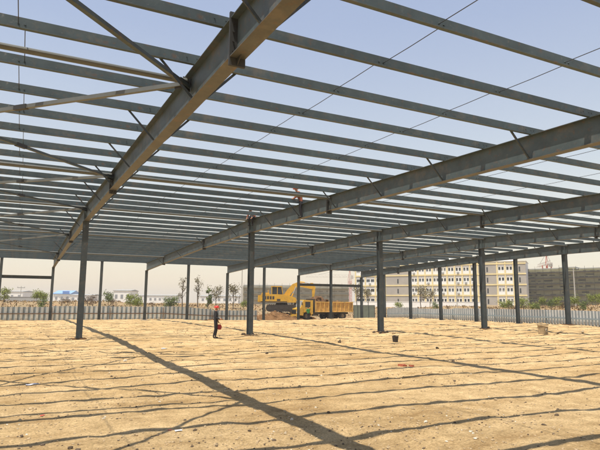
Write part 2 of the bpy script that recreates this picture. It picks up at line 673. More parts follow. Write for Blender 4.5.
frame_words = ['left outermost frame, left of the thick near rafter', 'nearest frame, running from top left to the short left column',
               'second frame in view, long rafter over the worker', 'third frame in view, behind the seated worker',
               'fourth frame in view, towards the right side', 'gable end frame, farthest right of the roof']
rafter_labels = ['grey tapered roof rafter left of the picture, carrying the far ends of the cross bracing',
                 'thick near grey roof rafter with tan underside running from the top centre to the left',
                 'long grey roof rafter on which the two workers sit, sunlit strip on its web',
                 'grey roof rafter next beyond the one carrying the workers',
                 'grey roof rafter just in front of the gable end rafter at right',
                 'grey gable end rafter standing over the row of right hand wall columns']
PUR = [YC + 0.15 - 1.668 * i for i in range(17, -1, -1)]           # near slope, eave to ridge
PUR = [y for y in PUR if y > -0.6]
PURF = [YC + 0.50 + 1.668 * i for i in range(0, 18)]
PURF = [y for y in PURF if y < 59.3] + [YW]

ys = [-0.26, 7.6, 20.5, 29.58, 38.9, 51.6, YW + 0.12]
for i, X in enumerate(FR):
    t = thing('roof_rafter', rafter_labels[i], 'rafter', (X, YC, zb(YC)), 0, 'tapered roof rafters')
    web = MB()
    web.prism([(y, zt(y) - .0145) for y in ys] + [(y, zb(y) + .0145) for y in reversed(ys)], 0, X - .006, X + .006)
    web.build('web', M_steel, t)
    tf, bf = MB(), MB()
    for a, b in zip(ys, ys[1:]):
        tf.quadbox([(X - .12, a, zt(a) - .014), (X + .12, a, zt(a) - .014), (X + .12, b, zt(b) - .014), (X - .12, b, zt(b) - .014),
                    (X - .12, a, zt(a)), (X + .12, a, zt(a)), (X + .12, b, zt(b)), (X - .12, b, zt(b))])
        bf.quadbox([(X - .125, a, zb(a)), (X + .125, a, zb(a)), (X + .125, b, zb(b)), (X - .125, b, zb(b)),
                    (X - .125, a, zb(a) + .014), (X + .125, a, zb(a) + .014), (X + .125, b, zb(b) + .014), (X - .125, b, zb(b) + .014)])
    tf.build('top_flange', M_steel, t)
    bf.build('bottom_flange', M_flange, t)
    for y in (7.6, 20.5, 38.9, 51.6):
        for dy in (-0.013, 0.013):
            p = MB()
            p.box(X - .132, X + .132, y + dy - .011, y + dy + .011, zb(y) - .13, zt(y) + (.09 if y < 10 else .012))
            p.build('splice_plate', M_dark, t)
        for sgn in (-1, 1):
            g = MB()
            g.prism([(y + sgn * .026, zb(y) - .003), (y + sgn * .20, zb(y) - .003), (y + sgn * .026, zb(y) - .12)], 0, X - .007, X + .007)
            g.build('gusset', M_dark, t)
            if i < 3 and y < 25:
                for bx in (-.075, .075):
                    for bz in (.10, .26, .42, .56):
                        g = MB()
                        g.tube([(X + bx, y + sgn * .022, zb(y) + bz), (X + bx, y + sgn * .045, zb(y) + bz)], .016, 6)
                        g.build('bolt', M_dark, t)
    for y in (YC - .15, YC + .15):
        for sx in (-1, 1):
            st = MB()
            st.box(min(X + sx * .008, X + sx * .115), max(X + sx * .008, X + sx * .115), y - .006, y + .006, zb(y) + .016, zt(y) - .016)
            st.build('stiffener', M_steel, t)
    nb = [y for k, y in enumerate(PUR) if (len(PUR) - 1 - k) % 2 == 0 and k < len(PUR) - 1] + [y for k, y in enumerate(PURF[:-1]) if k % 4 == 1 and y < 56]
    for y in nb:
        for sx in (-1, 1):
            if (i == 0 and sx < 0) or (i == 5 and sx > 0):
                continue
            f = MB()
            f.bar((X + sx * .115, y, zb(y) + .03), (X + sx * (.115 + dep(y) * .98), y, zt(y) + .05), .05, .006, (0, 1, 0))
            f.bar((X + sx * .115, y + .025, zb(y) + .03), (X + sx * (.115 + dep(y) * .98), y + .025, zt(y) + .05), .006, .05, (0, 1, 0))
            f.build('fly_brace', M_colm, t)

# purlins: C sections, web towards the viewer
def purlin(y, label, flip=1):
    z0 = zt(y) + .003
    x0, x1 = FR[0] - .15, FR[5] + .15
    t = .006
    H, W = .22, .075
    # Z profile: lower flange towards the viewer, upper flange away
    prof = [(-W + t, 0), (t, 0), (t, H - t), (W - t, H - t), (W - t, H - .024), (W, H - .024), (W, H), (0, H), (0, t), (-W + 2 * t, t), (-W + 2 * t, .024), (-W + t, .024)]
    m = MB()
    b = 0
    m.prism([(y - .03 + p[0], z0 + p[1]) for p in prof], 0, x0, x1)
    # lap joints, bolt heads where purlins pass over rafters and where sag rods go through
    for X in FR:
        m.box(X - .32, X + .32, y - .0365, y - .0305, z0 + .012, z0 + H - .012)
        for dx in (-.25, -.05, .05, .25):
            for dz in (.06, .14):
                m.tube([(X + dx, y - .036, z0 + dz), (X + dx, y - .052, z0 + dz)], .012, 6)
    for X in FR[:-1]:
        for k in (1, 2):
            for dx in (-.05, .05):
                xx = X + BAY * k / 3 + dx
                m.tube([(xx, y - .030, z0 + .10), (xx, y - .050, z0 + .10)], .016, 6)
    o = m.build('roof_purlin', M_steel, origin=(X1, y, z0))
    tag(o, label, 'purlin', 'roof purlins')


# the row of purlins seen against the sky, counted from the viewer
near_vis = [y for y in PUR if y > 4.0]
for y in PUR:
    if y <= 4.0:
        k = [q for q in PUR if q <= 4.0].index(y)
        purlin(y, 'grey steel purlin above the viewer, %s from the near roof edge' % ORD[k])
    else:
        k = near_vis.index(y)
        purlin(y, 'grey steel roof purlin before the ridge, %s one down from the top of the photo' % ORD[k])
for k, y in enumerate(PURF):
    if y == YW:
        purlin(y, 'grey steel eave purlin along the top of the far wall columns')
    else:
        purlin(y, 'grey steel roof purlin beyond the ridge columns, %s behind the ridge' % ORD[k])

# sag rods at the third points of every bay, staggered from purlin to purlin
bayw = ['left bay beside the cross bracing', 'bay between the two nearest rafters', 'bay behind the rafter with the workers',
        'fourth bay from the left', 'last bay by the gable']
for i, X in enumerate(FR[:-1]):
    for k in (1, 2):
        xx = X + BAY * k / 3
        m = MB()
        allp = PUR + PURF
        for n_, (a, b) in enumerate(zip(allp, allp[1:])):
            dx = .05 if n_ % 2 else -.05
            m.tube([(xx + dx, a - .03, zt(a) + .103), (xx + dx * 1.0, (a + b) / 2, (zt(a) + zt(b)) / 2 + .095), (xx + dx, b + .03, zt(b) + .103)], .0075, 6)
        o = m.build('sag_rod', M_rod, origin=(xx, YC, zt(YC) + .1))
        tag(o, 'thin dark sag rod line, %s one in the %s' % ('left' if k == 1 else 'right', bayw[i]), 'tie rod', 'sag rods')

# tube struts between the rafters
bshort = ['left braced bay', 'second bay', 'third bay', 'fourth bay', 'gable bay']
NODES = [0.9, 10.2, 20.3, 29.2, 39.2, 51.2]
for i, X in enumerate(FR[:-1]):
    for j, y in enumerate(NODES):
        if j < 2 and i != 0:
            continue
        if j == 0:
            continue
        z = zt(y) - .13
        m = MB()
        m.tube([(X + .10, y, z), (X + BAY - .10, y, z)], .057, 12)
        o_w = ['', 'strut line nearest the viewer', 'one strut line before the ridge', 'at the ridge columns', 'one strut line beyond the ridge', 'strut line nearest the far eave'][j]
        for xe, s_ in ((X + .02, 1), (X + BAY - .02, -1)):
            m.box(min(xe, xe + s_ * .16), max(xe, xe + s_ * .16), y - .006 + .0, y + .006, z - .09, z + .09)
        o = m.build('strut_tube', M_tube, smooth=False, origin=(X + BAY / 2, y, z))
        tag(o, 'tan strut tube, %s, %s' % (bshort[i], o_w), 'strut', 'roof strut tubes')

# cross bracing in the left bay
for j in range(len(NODES) - 1):
    a, b = NODES[j], NODES[j + 1]
    for s_ in (0, 1):
        ya, yb = (a, b) if s_ == 0 else (b, a)
        z0, z1 = zt(ya) - (.24 if s_ else .16), zt(yb) - (.24 if s_ else .16)
        p0, p1 = Vector((FR[1] - .06, ya, z0)), Vector((FR[0] + .06, yb, z1))
        t = thing('cross_brace', '%s diagonal brace leaving the near rafter %s' % (
            'dark angle' if s_ == 0 and j else ('pale square' if s_ == 0 else 'dark flat'),
            ['at the bottom of the near panel', 'at the tube nearest the viewer', 'at the tube before the ridge', 'at the short column top', 'at the tube beyond the ridge'][j] if s_ == 0 else
            ['towards the top left corner of the photo', 'up towards the left, second from top', 'up towards the left at the ridge', 'up left, first beyond the ridge', 'up left, nearest the far wall'][j]),
            'brace', (p0 + p1) / 2, 0, 'roof cross braces')
        m = MB()
        m.bar(p0, p1, .085, .085 if s_ == 0 else .07)
        m.build('brace_bar', M_brace if s_ == 0 else M_steel, t)
        d = (p1 - p0)
        for u in (.33, .66):
            c = MB()
            c.bar(p0 + d * (u - .014), p0 + d * (u + .014), .105, .105)
            c.build('joint_sleeve', M_dark, t)
        g = MB()
        g.bar(p0 - d.normalized() * .05, p0 + d.normalized() * .32, .02, .17)
        g.build('gusset_plate', M_dark, t)

# columns
def h_column(x, y, z0, z1, bx, dy, label, cat='column', group='', mt=None, pad=True):
    mt = mt or M_colm
    t = thing('steel_column', label, cat, (x, y, z0), 0, group)
    s = MB()
    s.box(x - bx / 2, x + bx / 2, y - dy / 2, y - dy / 2 + .014, z0, z1)
    s.box(x - bx / 2, x + bx / 2, y + dy / 2 - .014, y + dy / 2, z0, z1)
    s.box(x - .005, x + .005, y - dy / 2 + .0145, y + dy / 2 - .0145, z0, z1)
    s.build('shaft', mt, t)
    c = MB()
    c.box(x - bx / 2 - .03, x + bx / 2 + .03, y - dy / 2 - .03, y + dy / 2 + .03, z1 + .001, z1 + .02)
    c.build('cap_plate', M_dark, t)
    b = MB()
    b.box(x - bx / 2 - .05, x + bx / 2 + .05, y - dy / 2 - .05, y + dy / 2 + .05, z0 - .03, z0 - .001)
    for sx in (-1, 1):
        for sy in (-1, 1):
            b.tube([(x + sx * bx * .36, y + sy * (dy / 2 + .025), z0), (x + sx * bx * .36, y + sy * (dy / 2 + .025), z0 + .07)], .014, 6)
    b.build('base_plate', M_dark, t)
    if pad:
        p = MB()
        p.box(x - bx / 2 - .2, x + bx / 2 + .2, y - dy / 2 - .2, y + dy / 2 + .2, z0 - .5, z0 - .031)
        p.build('footing', M_conc if pad == 1 else M_soil, t)
    return t


rc = ['tall ridge column of the outermost left frame', 'tall grey steel ridge column at left under the near rafter',
      'tall grey steel ridge column right of the person in dark clothes', 'tall grey steel ridge column between the truck and the apartment block',
      'tall grey steel ridge column in front of the apartment block', 'tall grey steel gable ridge column in front of the netted building']
for i, X in enumerate(FR):
    h_column(X, YC, gz(X, YC, True) + .05, zb(YC) - .022, .27, .34, rc[i], 'column', 'ridge columns', None, 2)
wl = ['far left corner', 'left edge of the photo, left of the door beam', 'under the near rafter end, right of the left door beam', 'just right of the short ridge column',
      'under the end of the worker rafter', 'between the end of the worker rafter and the person in dark clothes', 'just left of the tall column beside the person',
      'in front of the excavator tail', 'in front of the truck windscreen', 'in front of the truck bed', 'far corner, beside the gate panel']
for k in range(0, 11):
    x = FR[0] + BAY / 2 * k
    main = k % 2 == 0
    z0 = gz(x, YW, False) + .08
    z1 = (zb(YW) if main else zt(YW)) - .022
    h_column(x, YW, z0, z1, .24, .30, 'slim far wall column, %s' % wl[k], 'column', 'far wall columns', M_colm)
gl = ['nearest the far corner, mostly behind a tall ridge column', 'second from the far corner, left part of the apartment block', 'third from the far corner, mid apartment block',
      'fourth from the far corner, left of a tall ridge column', 'fifth from the far corner, before the right end of the apartment block']
for k in range(1, 6):
    y = YW - (YW - YC) / 6 * k
    h_column(XG, y, gz(XG, y, False) + .06, zb(y) - .022, .28, .24, 'gable wall column, %s' % gl[k - 1], 'column', 'gable wall columns')
# door header beams in the far wall
for xa, xb, z, lb in ((FR[0] + BAY / 2, FR[1], 4.32, 'dark door header beam across the far wall at the left edge'),
                      (FR[4], FR[4] + BAY / 2, 4.22, 'dark door header beam above the truck cab'),
                      (FR[4] + BAY / 2, FR[5], 4.22, 'dark door header beam above the truck bed')):
    m = MB()
    m.box(xa + .125, xb - .125, YW - .10, YW + .10, z - .02, z)
    m.box(xa + .125, xb - .125, YW - .006, YW + .006, z - .28, z - .0205)
    m.box(xa + .125, xb - .125, YW - .10, YW + .10, z - .30, z - .2805)
    tag(m.build('header_beam', M_colm, origin=((xa + xb) / 2, YW, z - .15)), lb, 'beam', 'door header beams')

# ------------------------------------------------------------------ corrugated fences
def fence(p0, p1, label, h, rail_m, zoff=0.0, name='corrugated_fence', sec=6.0, mats=None, pitch_=.46):
    p0, p1 = Vector((*p0, 0)), Vector((*p1, 0))
    d = p1 - p0
    L = d.length
    d.normalize()
    nrm = Vector((d.y, -d.x, 0))
    t = thing(name, label, 'fence', (p0.x, p0.y, gz(p0.x, p0.y, False)))
    ns = max(1, round(L / sec))
    rnd = random.Random(int(L * 10))
    for s_ in range(ns):
        a, b = L * s_ / ns, L * (s_ + 1) / ns
        m = MB()
        n = max(2, round((b - a) / pitch_))
        pw = (b - a) / n
        zz = rnd.uniform(-.06, .06)
        for k in range(n):
            u0 = a + k * pw
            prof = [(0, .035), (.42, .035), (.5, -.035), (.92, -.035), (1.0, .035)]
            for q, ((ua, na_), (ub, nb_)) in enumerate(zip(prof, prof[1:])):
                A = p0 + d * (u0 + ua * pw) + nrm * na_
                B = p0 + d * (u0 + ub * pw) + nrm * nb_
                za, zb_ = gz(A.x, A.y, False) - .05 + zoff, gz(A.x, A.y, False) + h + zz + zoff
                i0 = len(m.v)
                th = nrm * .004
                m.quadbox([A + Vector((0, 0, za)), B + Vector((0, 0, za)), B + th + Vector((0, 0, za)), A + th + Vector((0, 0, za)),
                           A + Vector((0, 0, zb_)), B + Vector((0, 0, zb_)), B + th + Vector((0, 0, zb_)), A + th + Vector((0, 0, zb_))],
                          0 if q in (0, 3) else 1)  # ridges pale, valleys dark: light and shade of the folds painted in
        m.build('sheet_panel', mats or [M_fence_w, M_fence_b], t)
    for s_ in range(ns + 1):
        P = p0 + d * (L * s_ / ns) + nrm * .08
        g0 = gz(P.x, P.y, False)
        m = MB()
        m.box(P.x - .03, P.x + .03, P.y - .03, P.y + .03, g0 - .2, g0 + h - .05 + zoff)
        m.build('post', rail_m, t)
    for zr in (.48,):
        m = MB()
        a = p0 + nrm * .14
        for s_ in range(ns):
            A = p0 + d * (L * s_ / ns) + nrm * .14
            B = p0 + d * (L * (s_ + 1) / ns) + nrm * .14
            m.bar((A.x, A.y, gz(A.x, A.y, False) + h * zr + zoff), (B.x, B.y, gz(B.x, B.y, False) + h * zr + zoff), .05, .11)
        m.build('rail', rail_m, t)
    return t


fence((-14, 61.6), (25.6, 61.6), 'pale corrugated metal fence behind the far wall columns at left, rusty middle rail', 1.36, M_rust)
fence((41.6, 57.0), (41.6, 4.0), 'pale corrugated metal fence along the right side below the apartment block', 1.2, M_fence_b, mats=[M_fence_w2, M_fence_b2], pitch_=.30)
# gate leaves beside the truck
for xa, xb, lb in ((41.7, 43.1, 'grey green sheet metal gate leaf beside the truck tail'), (43.2, 45.3, 'grey green sheet metal gate leaf right of the far corner column')):
    y = 65.2
    g0 = gz(xa, y, False)
    t = thing('gate_leaf', lb, 'gate', ((xa + xb) / 2, y, g0), 0, 'gate leaves')
    m = MB()
    m.box(xa, xb, y - .01, y + .01, g0 + .08, g0 + 1.95)
    m.build('sheet', M_gate, t)
    m = MB()
    for x in (xa, xb - .06, (xa + xb) / 2 - .03):
        m.box(x, x + .06, y - .05, y - .012, g0 + .02, g0 + 2.0)
    m.box(xa, xb, y - .055, y - .051, g0 + 1.94, g0 + 2.0)
    m.box(xa, xb, y - .055, y - .051, g0 + .04, g0 + .10)
    m.build('frame', M_colm, t)

# ------------------------------------------------------------------ soil heaps
def heap(x, y, rx, ry, h, seed, label):
    n1, n2 = 40, 14
    z0 = gz(x, y, False) - .06
    V = [Vector((x, y, z0 + h))]
    Fc = []
    for j in range(1, n2 + 1):
        u = j / n2
        for i in range(n1):
            a = 2 * PI * i / n1
            k = 1 + .3 * noise.noise(Vector((math.cos(a) * 1.6, math.sin(a) * 1.6, seed)))
            px, py = x + rx * u * k * math.cos(a), y + ry * u * k * math.sin(a)
            hz = h * (1 - u) ** .9 * (1 + .5 * noise.noise(Vector((px * .9, py * .9, seed)))) + .22 * h * noise.noise(Vector((px * 2.6, py * 2.6, seed))) * (1 - u ** 3)
            V.append(Vector((px, py, z0 + max(-.05, hz) - (.1 if j == n2 else 0))))
    for i in range(n1):
        Fc.append([0, 1 + i, 1 + (i + 1) % n1])
    for j in range(n2 - 1):
        for i in range(n1):
            b0, b1 = 1 + j * n1, 1 + (j + 1) * n1
            Fc.append([b0 + i, b1 + i, b1 + (i + 1) % n1, b0 + (i + 1) % n1])
    m = MB()
    m.v, m.f, m.mi = V, Fc, [0] * len(Fc)
    rnd = random.Random(seed)
    for q in range(70):
        a, u = rnd.uniform(0, 2 * PI), rnd.random() ** .6
        px, py = x + rx * u * math.cos(a), y + ry * u * math.sin(a)
        s_ = rnd.uniform(.08, .30)
        m.blob((px, py, z0 + h * (1 - u) * .95 + .02), s_, s_, s_ * .8, q, .5, 0)
    o = m.build('soil_heap', M_soil, origin=(x, y, z0))
    tag(o, label, 'heap', 'heaps of dug soil')


heap(29.3, 64.6, 4.2, 2.0, 1.15, 3, 'brown heap of dug soil under the front of the excavator')
heap(35.4, 69.6, 2.6, 1.4, .8, 5, 'brown heap of dug soil behind the truck cab')
heap(24.3, 63.4, 3.2, 1.5, .8, 8, 'low brown soil heap at the end of the left fence')
heap(20.2, 60.6, 1.5, .8, .28, 11, 'small low soil heap beside the slim far wall column')

# ------------------------------------------------------------------ excavator (faces +X)
def excavator(x, y, rz):
    z = 0.66
    heap(x + .2, y, 4.6, 2.6, .95, 14, 'broad soil mound on which the yellow excavator stands')
    t = thing('excavator', 'yellow tracked excavator on a soil mound with boom raised over the truck', 'excavator', (x, y, z), rz)
    t.scale = (1.07, 1.07, 1.07)
    for sy in (-1, 1):
        m = MB()
        yy = sy * 1.15
        prof = []
        for k in range(24):
            a = 2 * PI * k / 24
            cx = 1.55 if math.cos(a) > 0 else -1.55
            prof.append((cx + .44 * math.cos(a), .44 + .44 * math.sin(a)))
        m.prism(prof, 1, yy - .27, yy + .27)
        for k in range(34):
            u = k / 34
            per = 6.2 + 2 * PI * .44
            dd = u * per
            if dd < 3.1:
                m.box(-1.55 + dd - .04, -1.55 + dd + .04, yy - .30, yy + .30, .87, .925)
            elif dd > 3.1 + PI * .44 and dd < 6.2 + PI * .44:
                q = dd - 3.1 - PI * .44
                m.box(1.55 - q - .04, 1.55 - q + .04, yy - .30, yy + .30, -.045, .01)
        tr = m.build('track', M_track, t, local=True)
        w = MB()
        for cx in (-1.5, -.75, 0, .75, 1.5):
            w.tube([(cx, yy - .285, .42), (cx, yy + .285, .42)], .26 if abs(cx) > 1 else .17, 14)
        w.build('roller', M_chassis, tr, local=True)
    m = MB()
    m.box(-1.2, 1.2, -.85, .85, .35, .85)
    m.tube([(0, 0, .85), (0, 0, 1.12)], .75, 20)
    m.build('undercarriage', M_chassis, t, local=True)
    b = MB()
    b.prism([(-2.75, 1.16), (1.85, 1.16), (1.85, 1.75), (1.1, 2.0), (-.4, 2.2), (-2.6, 2.2), (-2.85, 1.9), (-2.85, 1.35)], 1, -1.3, 1.3)
    body = b.build('body', M_yellow, t, local=True)
    p = MB()
    for k in range(4):
        p.box(-2.2 + k * .34, -1.95 + k * .34, -1.307, -1.302, 1.55, 1.95)
    p.box(-.6, -.15, -1.307, -1.302, 1.35, 1.6)
    p.build('vent_panel', M_chassis, body, local=True)
    st = MB()
    st.box(-2.70, .7, -1.306, -1.3015, 1.18, 1.30)
    st.build('skirt', M_chassis, body, local=True)
    h = MB()
    h.box(-2.55, -1.6, -1.0, .9, 2.201, 2.40)
    h.tube([(-1.75, .3, 2.2), (-1.75, .3, 2.75)], .06, 8)
    h.build('engine_hood', M_yellow, body, local=True)
    cw = MB()
    cw.prism([(-3.05, 1.25), (-2.86, 1.2), (-2.86, 2.1), (-3.0, 2.05)], 1, -1.28, 1.28)
    cw.build('counterweight', M_yellow, t, local=True)
    c = MB()
    D = -.95
    # cab frame: posts, roof and sill, near side of the machine
    ya, yb = -1.28, -.28
    for yy in (ya, yb - .07):
        c.bar((D - .31, yy + .035, 1.95), (D - .31, yy + .035, 3.12), .09, .09, (0, 1, 0))
        c.bar((D + .40, yy + .035, 1.9), (D + .40, yy + .035, 3.12), .08, .08, (0, 1, 0))
        c.bar((D + 1.20, yy + .035, 1.8), (D + .93, yy + .035, 3.12), .08, .08, (0, 1, 0))
        c.box(D - .36, D + 1.22, yy, yy + .07, 1.95, 2.18)
    c.box(D - .42, D + 1.02, ya - .03, yb + .03, 3.12, 3.24)
    cab = c.build('cab', M_yellow, t, local=True)
    g = MB()
    g.prism([(D - .30, 2.18), (D + 1.10, 2.18), (D + .92, 3.115), (D - .30, 3.115)], 1, ya + .02, yb - .10)
    g.build('cab_glass', M_glass, cab, local=True)
    # boom: tapering box girder with a bend
    bm_ = MB()
    pts = [(.1, 1.9), (.6, 2.65), (1.4, 3.55), (2.0, 3.78), (2.6, 3.7), (4.05, 3.2), (4.05, 2.9), (2.5, 3.2), (1.95, 3.15), (1.3, 2.4), (.75, 1.7)]
    bm_.prism(pts, 1, -.05, .38)
    boom = bm_.build('boom', M_yellow, t, local=True)
    cy = MB()
    cy.tube([(1.2, -.16, 1.6), (1.5, -.16, 2.35)], .09, 10)
    cy.build('boom_cylinder', M_yellow, boom, local=True)
    cr = MB()
    cr.tube([(1.5, -.16, 2.35), (1.85, -.16, 3.25)], .06, 10)
    cr.tube([(3.0, .16, 3.78), (3.8, .16, 3.6)], .05, 10)
    cr.build('cylinder_rod', M_chrome, boom, local=True)
    c2 = MB()
    c2.tube([(2.1, .16, 3.88), (3.0, .16, 3.78)], .085, 10)
    c2.build('arm_cylinder', M_yellow, boom, local=True)
    s_ = MB()
    s_.prism([(3.72, 3.72), (4.1, 3.72), (4.42, 3.1), (4.25, 1.9), (4.0, 1.85), (3.95, 2.8)], 1, 0.0, .33)
    s_.build('stick', M_yellow, t, local=True)
    k = MB()
    k.prism([(4.0, 1.88), (4.3, 1.95), (4.25, 1.4), (3.85, 1.0), (3.35, 1.05), (3.32, 1.12), (3.72, 1.4)], 1, -.35, .68)
    for q in range(4):
        k.box(3.15, 3.36, -.33 + q * .3, -.22 + q * .3, 1.02, 1.10)
    k.build('bucket', M_track, t, local=True)


EXC = (32.4, 69.1)
excavator(EXC[0], EXC[1], R(-25))

# ------------------------------------------------------------------ dump truck (front towards -X)
def wheel(t, x, y, z, r, w):
    tr = bpy.data.objects.new('wheel', None)
    m = MB()
    prof = [(.55, w / 2), (.92, w / 2), (1.0, w * .36), (1.0, -w * .36), (.92, -w / 2), (.55, -w / 2)]
    n = 24
    vs = []
    for (rr, yy) in prof:
        for k in range(n):
            a = 2 * PI * k / n
            m.v.append(Vector((x + r * rr * math.cos(a), y + yy, z + r * rr * math.sin(a))))
    for i in range(len(prof) - 1):
        for k in range(n):
            m.f.append([i * n + k, i * n + (k + 1) % n, (i + 1) * n + (k + 1) % n, (i + 1) * n + k])
            m.mi.append(0)
    # tread lugs
    for k in range(n):
        a = 2 * PI * (k + .5) / n
        c, s_ = math.cos(a), math.sin(a)
        m.bar((x + r * c, y - w * .38, z + r * s_), (x + r * c, y + w * .38, z + r * s_), .05, .03, (c, 0, s_))
    o = m.build('wheel', M_rubber, t, local=True)
    q = MB()
    q.tube([(x, y - w * .30, z), (x, y + w * .30, z)], r * .56, 20)
    q.tube([(x, y - w * .52, z), (x, y + w * .52, z)], r * .2, 12)
    for k in range(8):
        a = 2 * PI * k / 8
        q.tube([(x + r * .36 * math.cos(a), y - w * .36, z + r * .36 * math.sin(a)), (x + r * .36 * math.cos(a), y + w * .36, z + r * .36 * math.sin(a))], .03, 6)
    q.build('rim', M_rim, o, local=True)
    return o


def truck(x, y, z, rz):
    t = thing('dump_truck', 'old yellow dump truck with ribbed tan bed full of soil, behind the far wall columns', 'truck', (x, y, z), rz)
    W = 1.22
    fr = MB()
    fr.box(.3, 8.4, -.48, -.30, .75, 1.0)
    fr.box(.3, 8.4, .30, .48, .75, 1.0)
    fr.box(2.3, 3.2, -1.1, -.55, .55, 1.0)
    fr.tube([(1.35, -1.0, .52), (1.35, 1.0, .52)], .1, 8)
    fr.tube([(5.15, -1.0, .52), (5.15, 1.0, .52)], .12, 8)
    fr.tube([(7.1, -1.0, .52), (7.1, 1.0, .52)], .12, 8)
    fr.box(2.6, 3.7, .55, 1.05, .55, .95)
    fr.build('chassis', M_chassis, t, local=True)
    # cab with short nose
    c = MB()
    c.prism([(0, .62), (.75, .62), (.75, 1.02), (1.95, 1.02), (1.95, .75), (2.25, .75), (2.25, 2.62), (.85, 2.68), (.42, 1.62), (.0, 1.5)], 1, -W, W)
    cab = c.build('cab', M_cab, t, local=True)
    ws = MB()
    ws.quadbox([(.425, -1.05, 1.69), (.425, 1.05, 1.69), (.46, 1.05, 1.69), (.46, -1.05, 1.69), (.79, -1.0, 2.58), (.79, 1.0, 2.58), (.83, 1.0, 2.58), (.83, -1.0, 2.58)])
    ws.build('windscreen', M_screen, cab, local=True)
    for sy in (-1, 1):
        d = MB()
        d.box(.95, 1.95, min(sy * (W + .002), sy * (W + .03)), max(sy * (W + .002), sy * (W + .03)), 1.04, 1.68)
        d.box(.95, 1.05, min(sy * (W + .002), sy * (W + .03)), max(sy * (W + .002), sy * (W + .03)), 1.68, 2.5)
        d.box(1.85, 1.95, min(sy * (W + .002), sy * (W + .03)), max(sy * (W + .002), sy * (W + .03)), 1.68, 2.5)
        d.box(1.05, 1.85, min(sy * (W + .002), sy * (W + .03)), max(sy * (W + .002), sy * (W + .03)), 2.42, 2.5)
        door = d.build('door', M_cab, t, local=True)
        g = MB()
        g.box(1.05, 1.85, min(sy * (W + .004), sy * (W + .012)), max(sy * (W + .004), sy * (W + .012)), 1.68, 2.42)
        g.build('window', M_glass, door, local=True)
        h = MB()
        h.box(1.72, 1.9, min(sy * (W + .03), sy * (W + .06)), max(sy * (W + .03), sy * (W + .06)), 1.45, 1.5)
        h.build('handle', M_dark, door, local=True)
        mr = MB()
        mr.tube([(.6, sy * W, 2.3), (.45, sy * (W + .22), 2.3)], .02, 6)
        mr.box(.42, .47, min(sy * (W + .15), sy * (W + .33)), max(sy * (W + .15), sy * (W + .33)), 1.95, 2.35)
        mr.build('mirror', M_dark, t, local=True)
        hl = MB()
        hl.tube([(-.03, sy * .9, 1.02), (.02, sy * .9, 1.02)], .13, 14)
        hl.build('headlight', M_plastic, t, local=True)
        mg = MB()
        pr = [(1.35 + .70 * math.cos(a), .55 + .70 * math.sin(a)) for a in [PI * k / 12 for k in range(13)]]
        pr2 = [(1.35 + .62 * math.cos(a), .55 + .62 * math.sin(a)) for a in [PI * k / 12 for k in reversed(range(13))]]
        for k in range(12):
            a, b = PI * k / 12, PI * (k + 1) / 12
            mg.prism([(1.35 + .70 * math.cos(a), .55 + .70 * math.sin(a)), (1.35 + .70 * math.cos(b), .55 + .70 * math.sin(b)),
                      (1.35 + .63 * math.cos(b), .55 + .63 * math.sin(b)), (1.35 + .63 * math.cos(a), .55 + .63 * math.sin(a))], 1, min(sy * .8, sy * (W + .05)), max(sy * .8, sy * (W + .05)))
        mg.build('mudguard', M_cab, t, local=True)
        wheel(t, 1.35, sy * 1.0, .52, .52, .30)
        wheel(t, 5.15, sy * .95, .52, .52, .48)
        wheel(t, 7.1, sy * .95, .52, .52, .48)
    gr = MB()
    gr.box(-.02, -.002, -.62, .62, .78, 1.35)
    for k in range(5):
        gr.box(-.035, -.021, -.6, .6, .84 + k * .1, .89 + k * .1)
    gr.build('grille', M_dark, cab, local=True)
    bp_ = MB()
    bp_.box(-.16, -.003, -1.25, 1.25, .42, .66)
    bp_.build('bumper', M_cab, t, local=True)
    # bed with ribs
    b = MB()
    x0, x1, z0, z1 = 2.62, 8.75, 1.2, 2.42
    b.box(x0, x1, -1.2, 1.2, z0 - .1, z0)
    b.box(x0, x1, -1.2, -1.14, z0 + .001, z1)
    b.box(x0, x1, 1.14, 1.2, z0 + .001, z1)
    b.box(x0, x0 + .06, -1.139, 1.139, z0 + .001, z1 + .35)
    b.box(x1 - .06, x1, -1.139, 1.139, z0 + .001, z1 - .05)
    bed = b.build('bed', M_bedin, t, local=True)
    rb = MB()
    for k in range(10):
        xx = x0 + .02 + k * (x1 - x0 - .14) / 9
        for sy in (-1, 1):
            rb.box(xx, xx + .10, min(sy * 1.201, sy * 1.29), max(sy * 1.201, sy * 1.29), z0 - .05, z1 - .1)
    for sy in (-1, 1):
        rb.box(x0, x1, min(sy * 1.2015, sy * 1.30), max(sy * 1.2015, sy * 1.30), z1 - .097, z1 + .03)
        rb.box(x0, x1, min(sy * 1.2015, sy * 1.285), max(sy * 1.2015, sy * 1.285), z0 - .16, z0 - .052)
    rb.build('rib', M_bed, bed, local=True)
    tg = MB()
    tg.box(x0 - .12, x0 - .002, -1.15, 1.15, z0 - .2, z1 + .42)
    tg.build('headboard', M_chassis, t, local=True)
    ex = MB()
    ex.box(3.6, 4.4, -.25, .25, .9, 1.09)
    ex.tube([(4.0, 0, .9), (4.6, 0, 1.08)], .09, 8)
    ex.build('hoist', M_chassis, t, local=True)
    s_ = MB()
    n1, n2 = 26, 10
    for i in range(n1 + 1):
        for j in range(n2 + 1):
            xx = x0 + .08 + (x1 - x0 - .16) * i / n1
            yy = -1.12 + 2.24 * j / n2
            hh = 1.15 * math.exp(-((xx - 3.7) / 1.2) ** 2) + .42 * math.exp(-((xx - 6.6) / 1.2) ** 2) - .1
            ed = 1 - abs(yy / 1.14) ** 3
            s_.v.append(Vector((xx, yy, z1 - .25 + max(-.2, hh * ed + .32 * noise.noise(Vector((xx * 2.1, yy * 2.1, 4)))))))
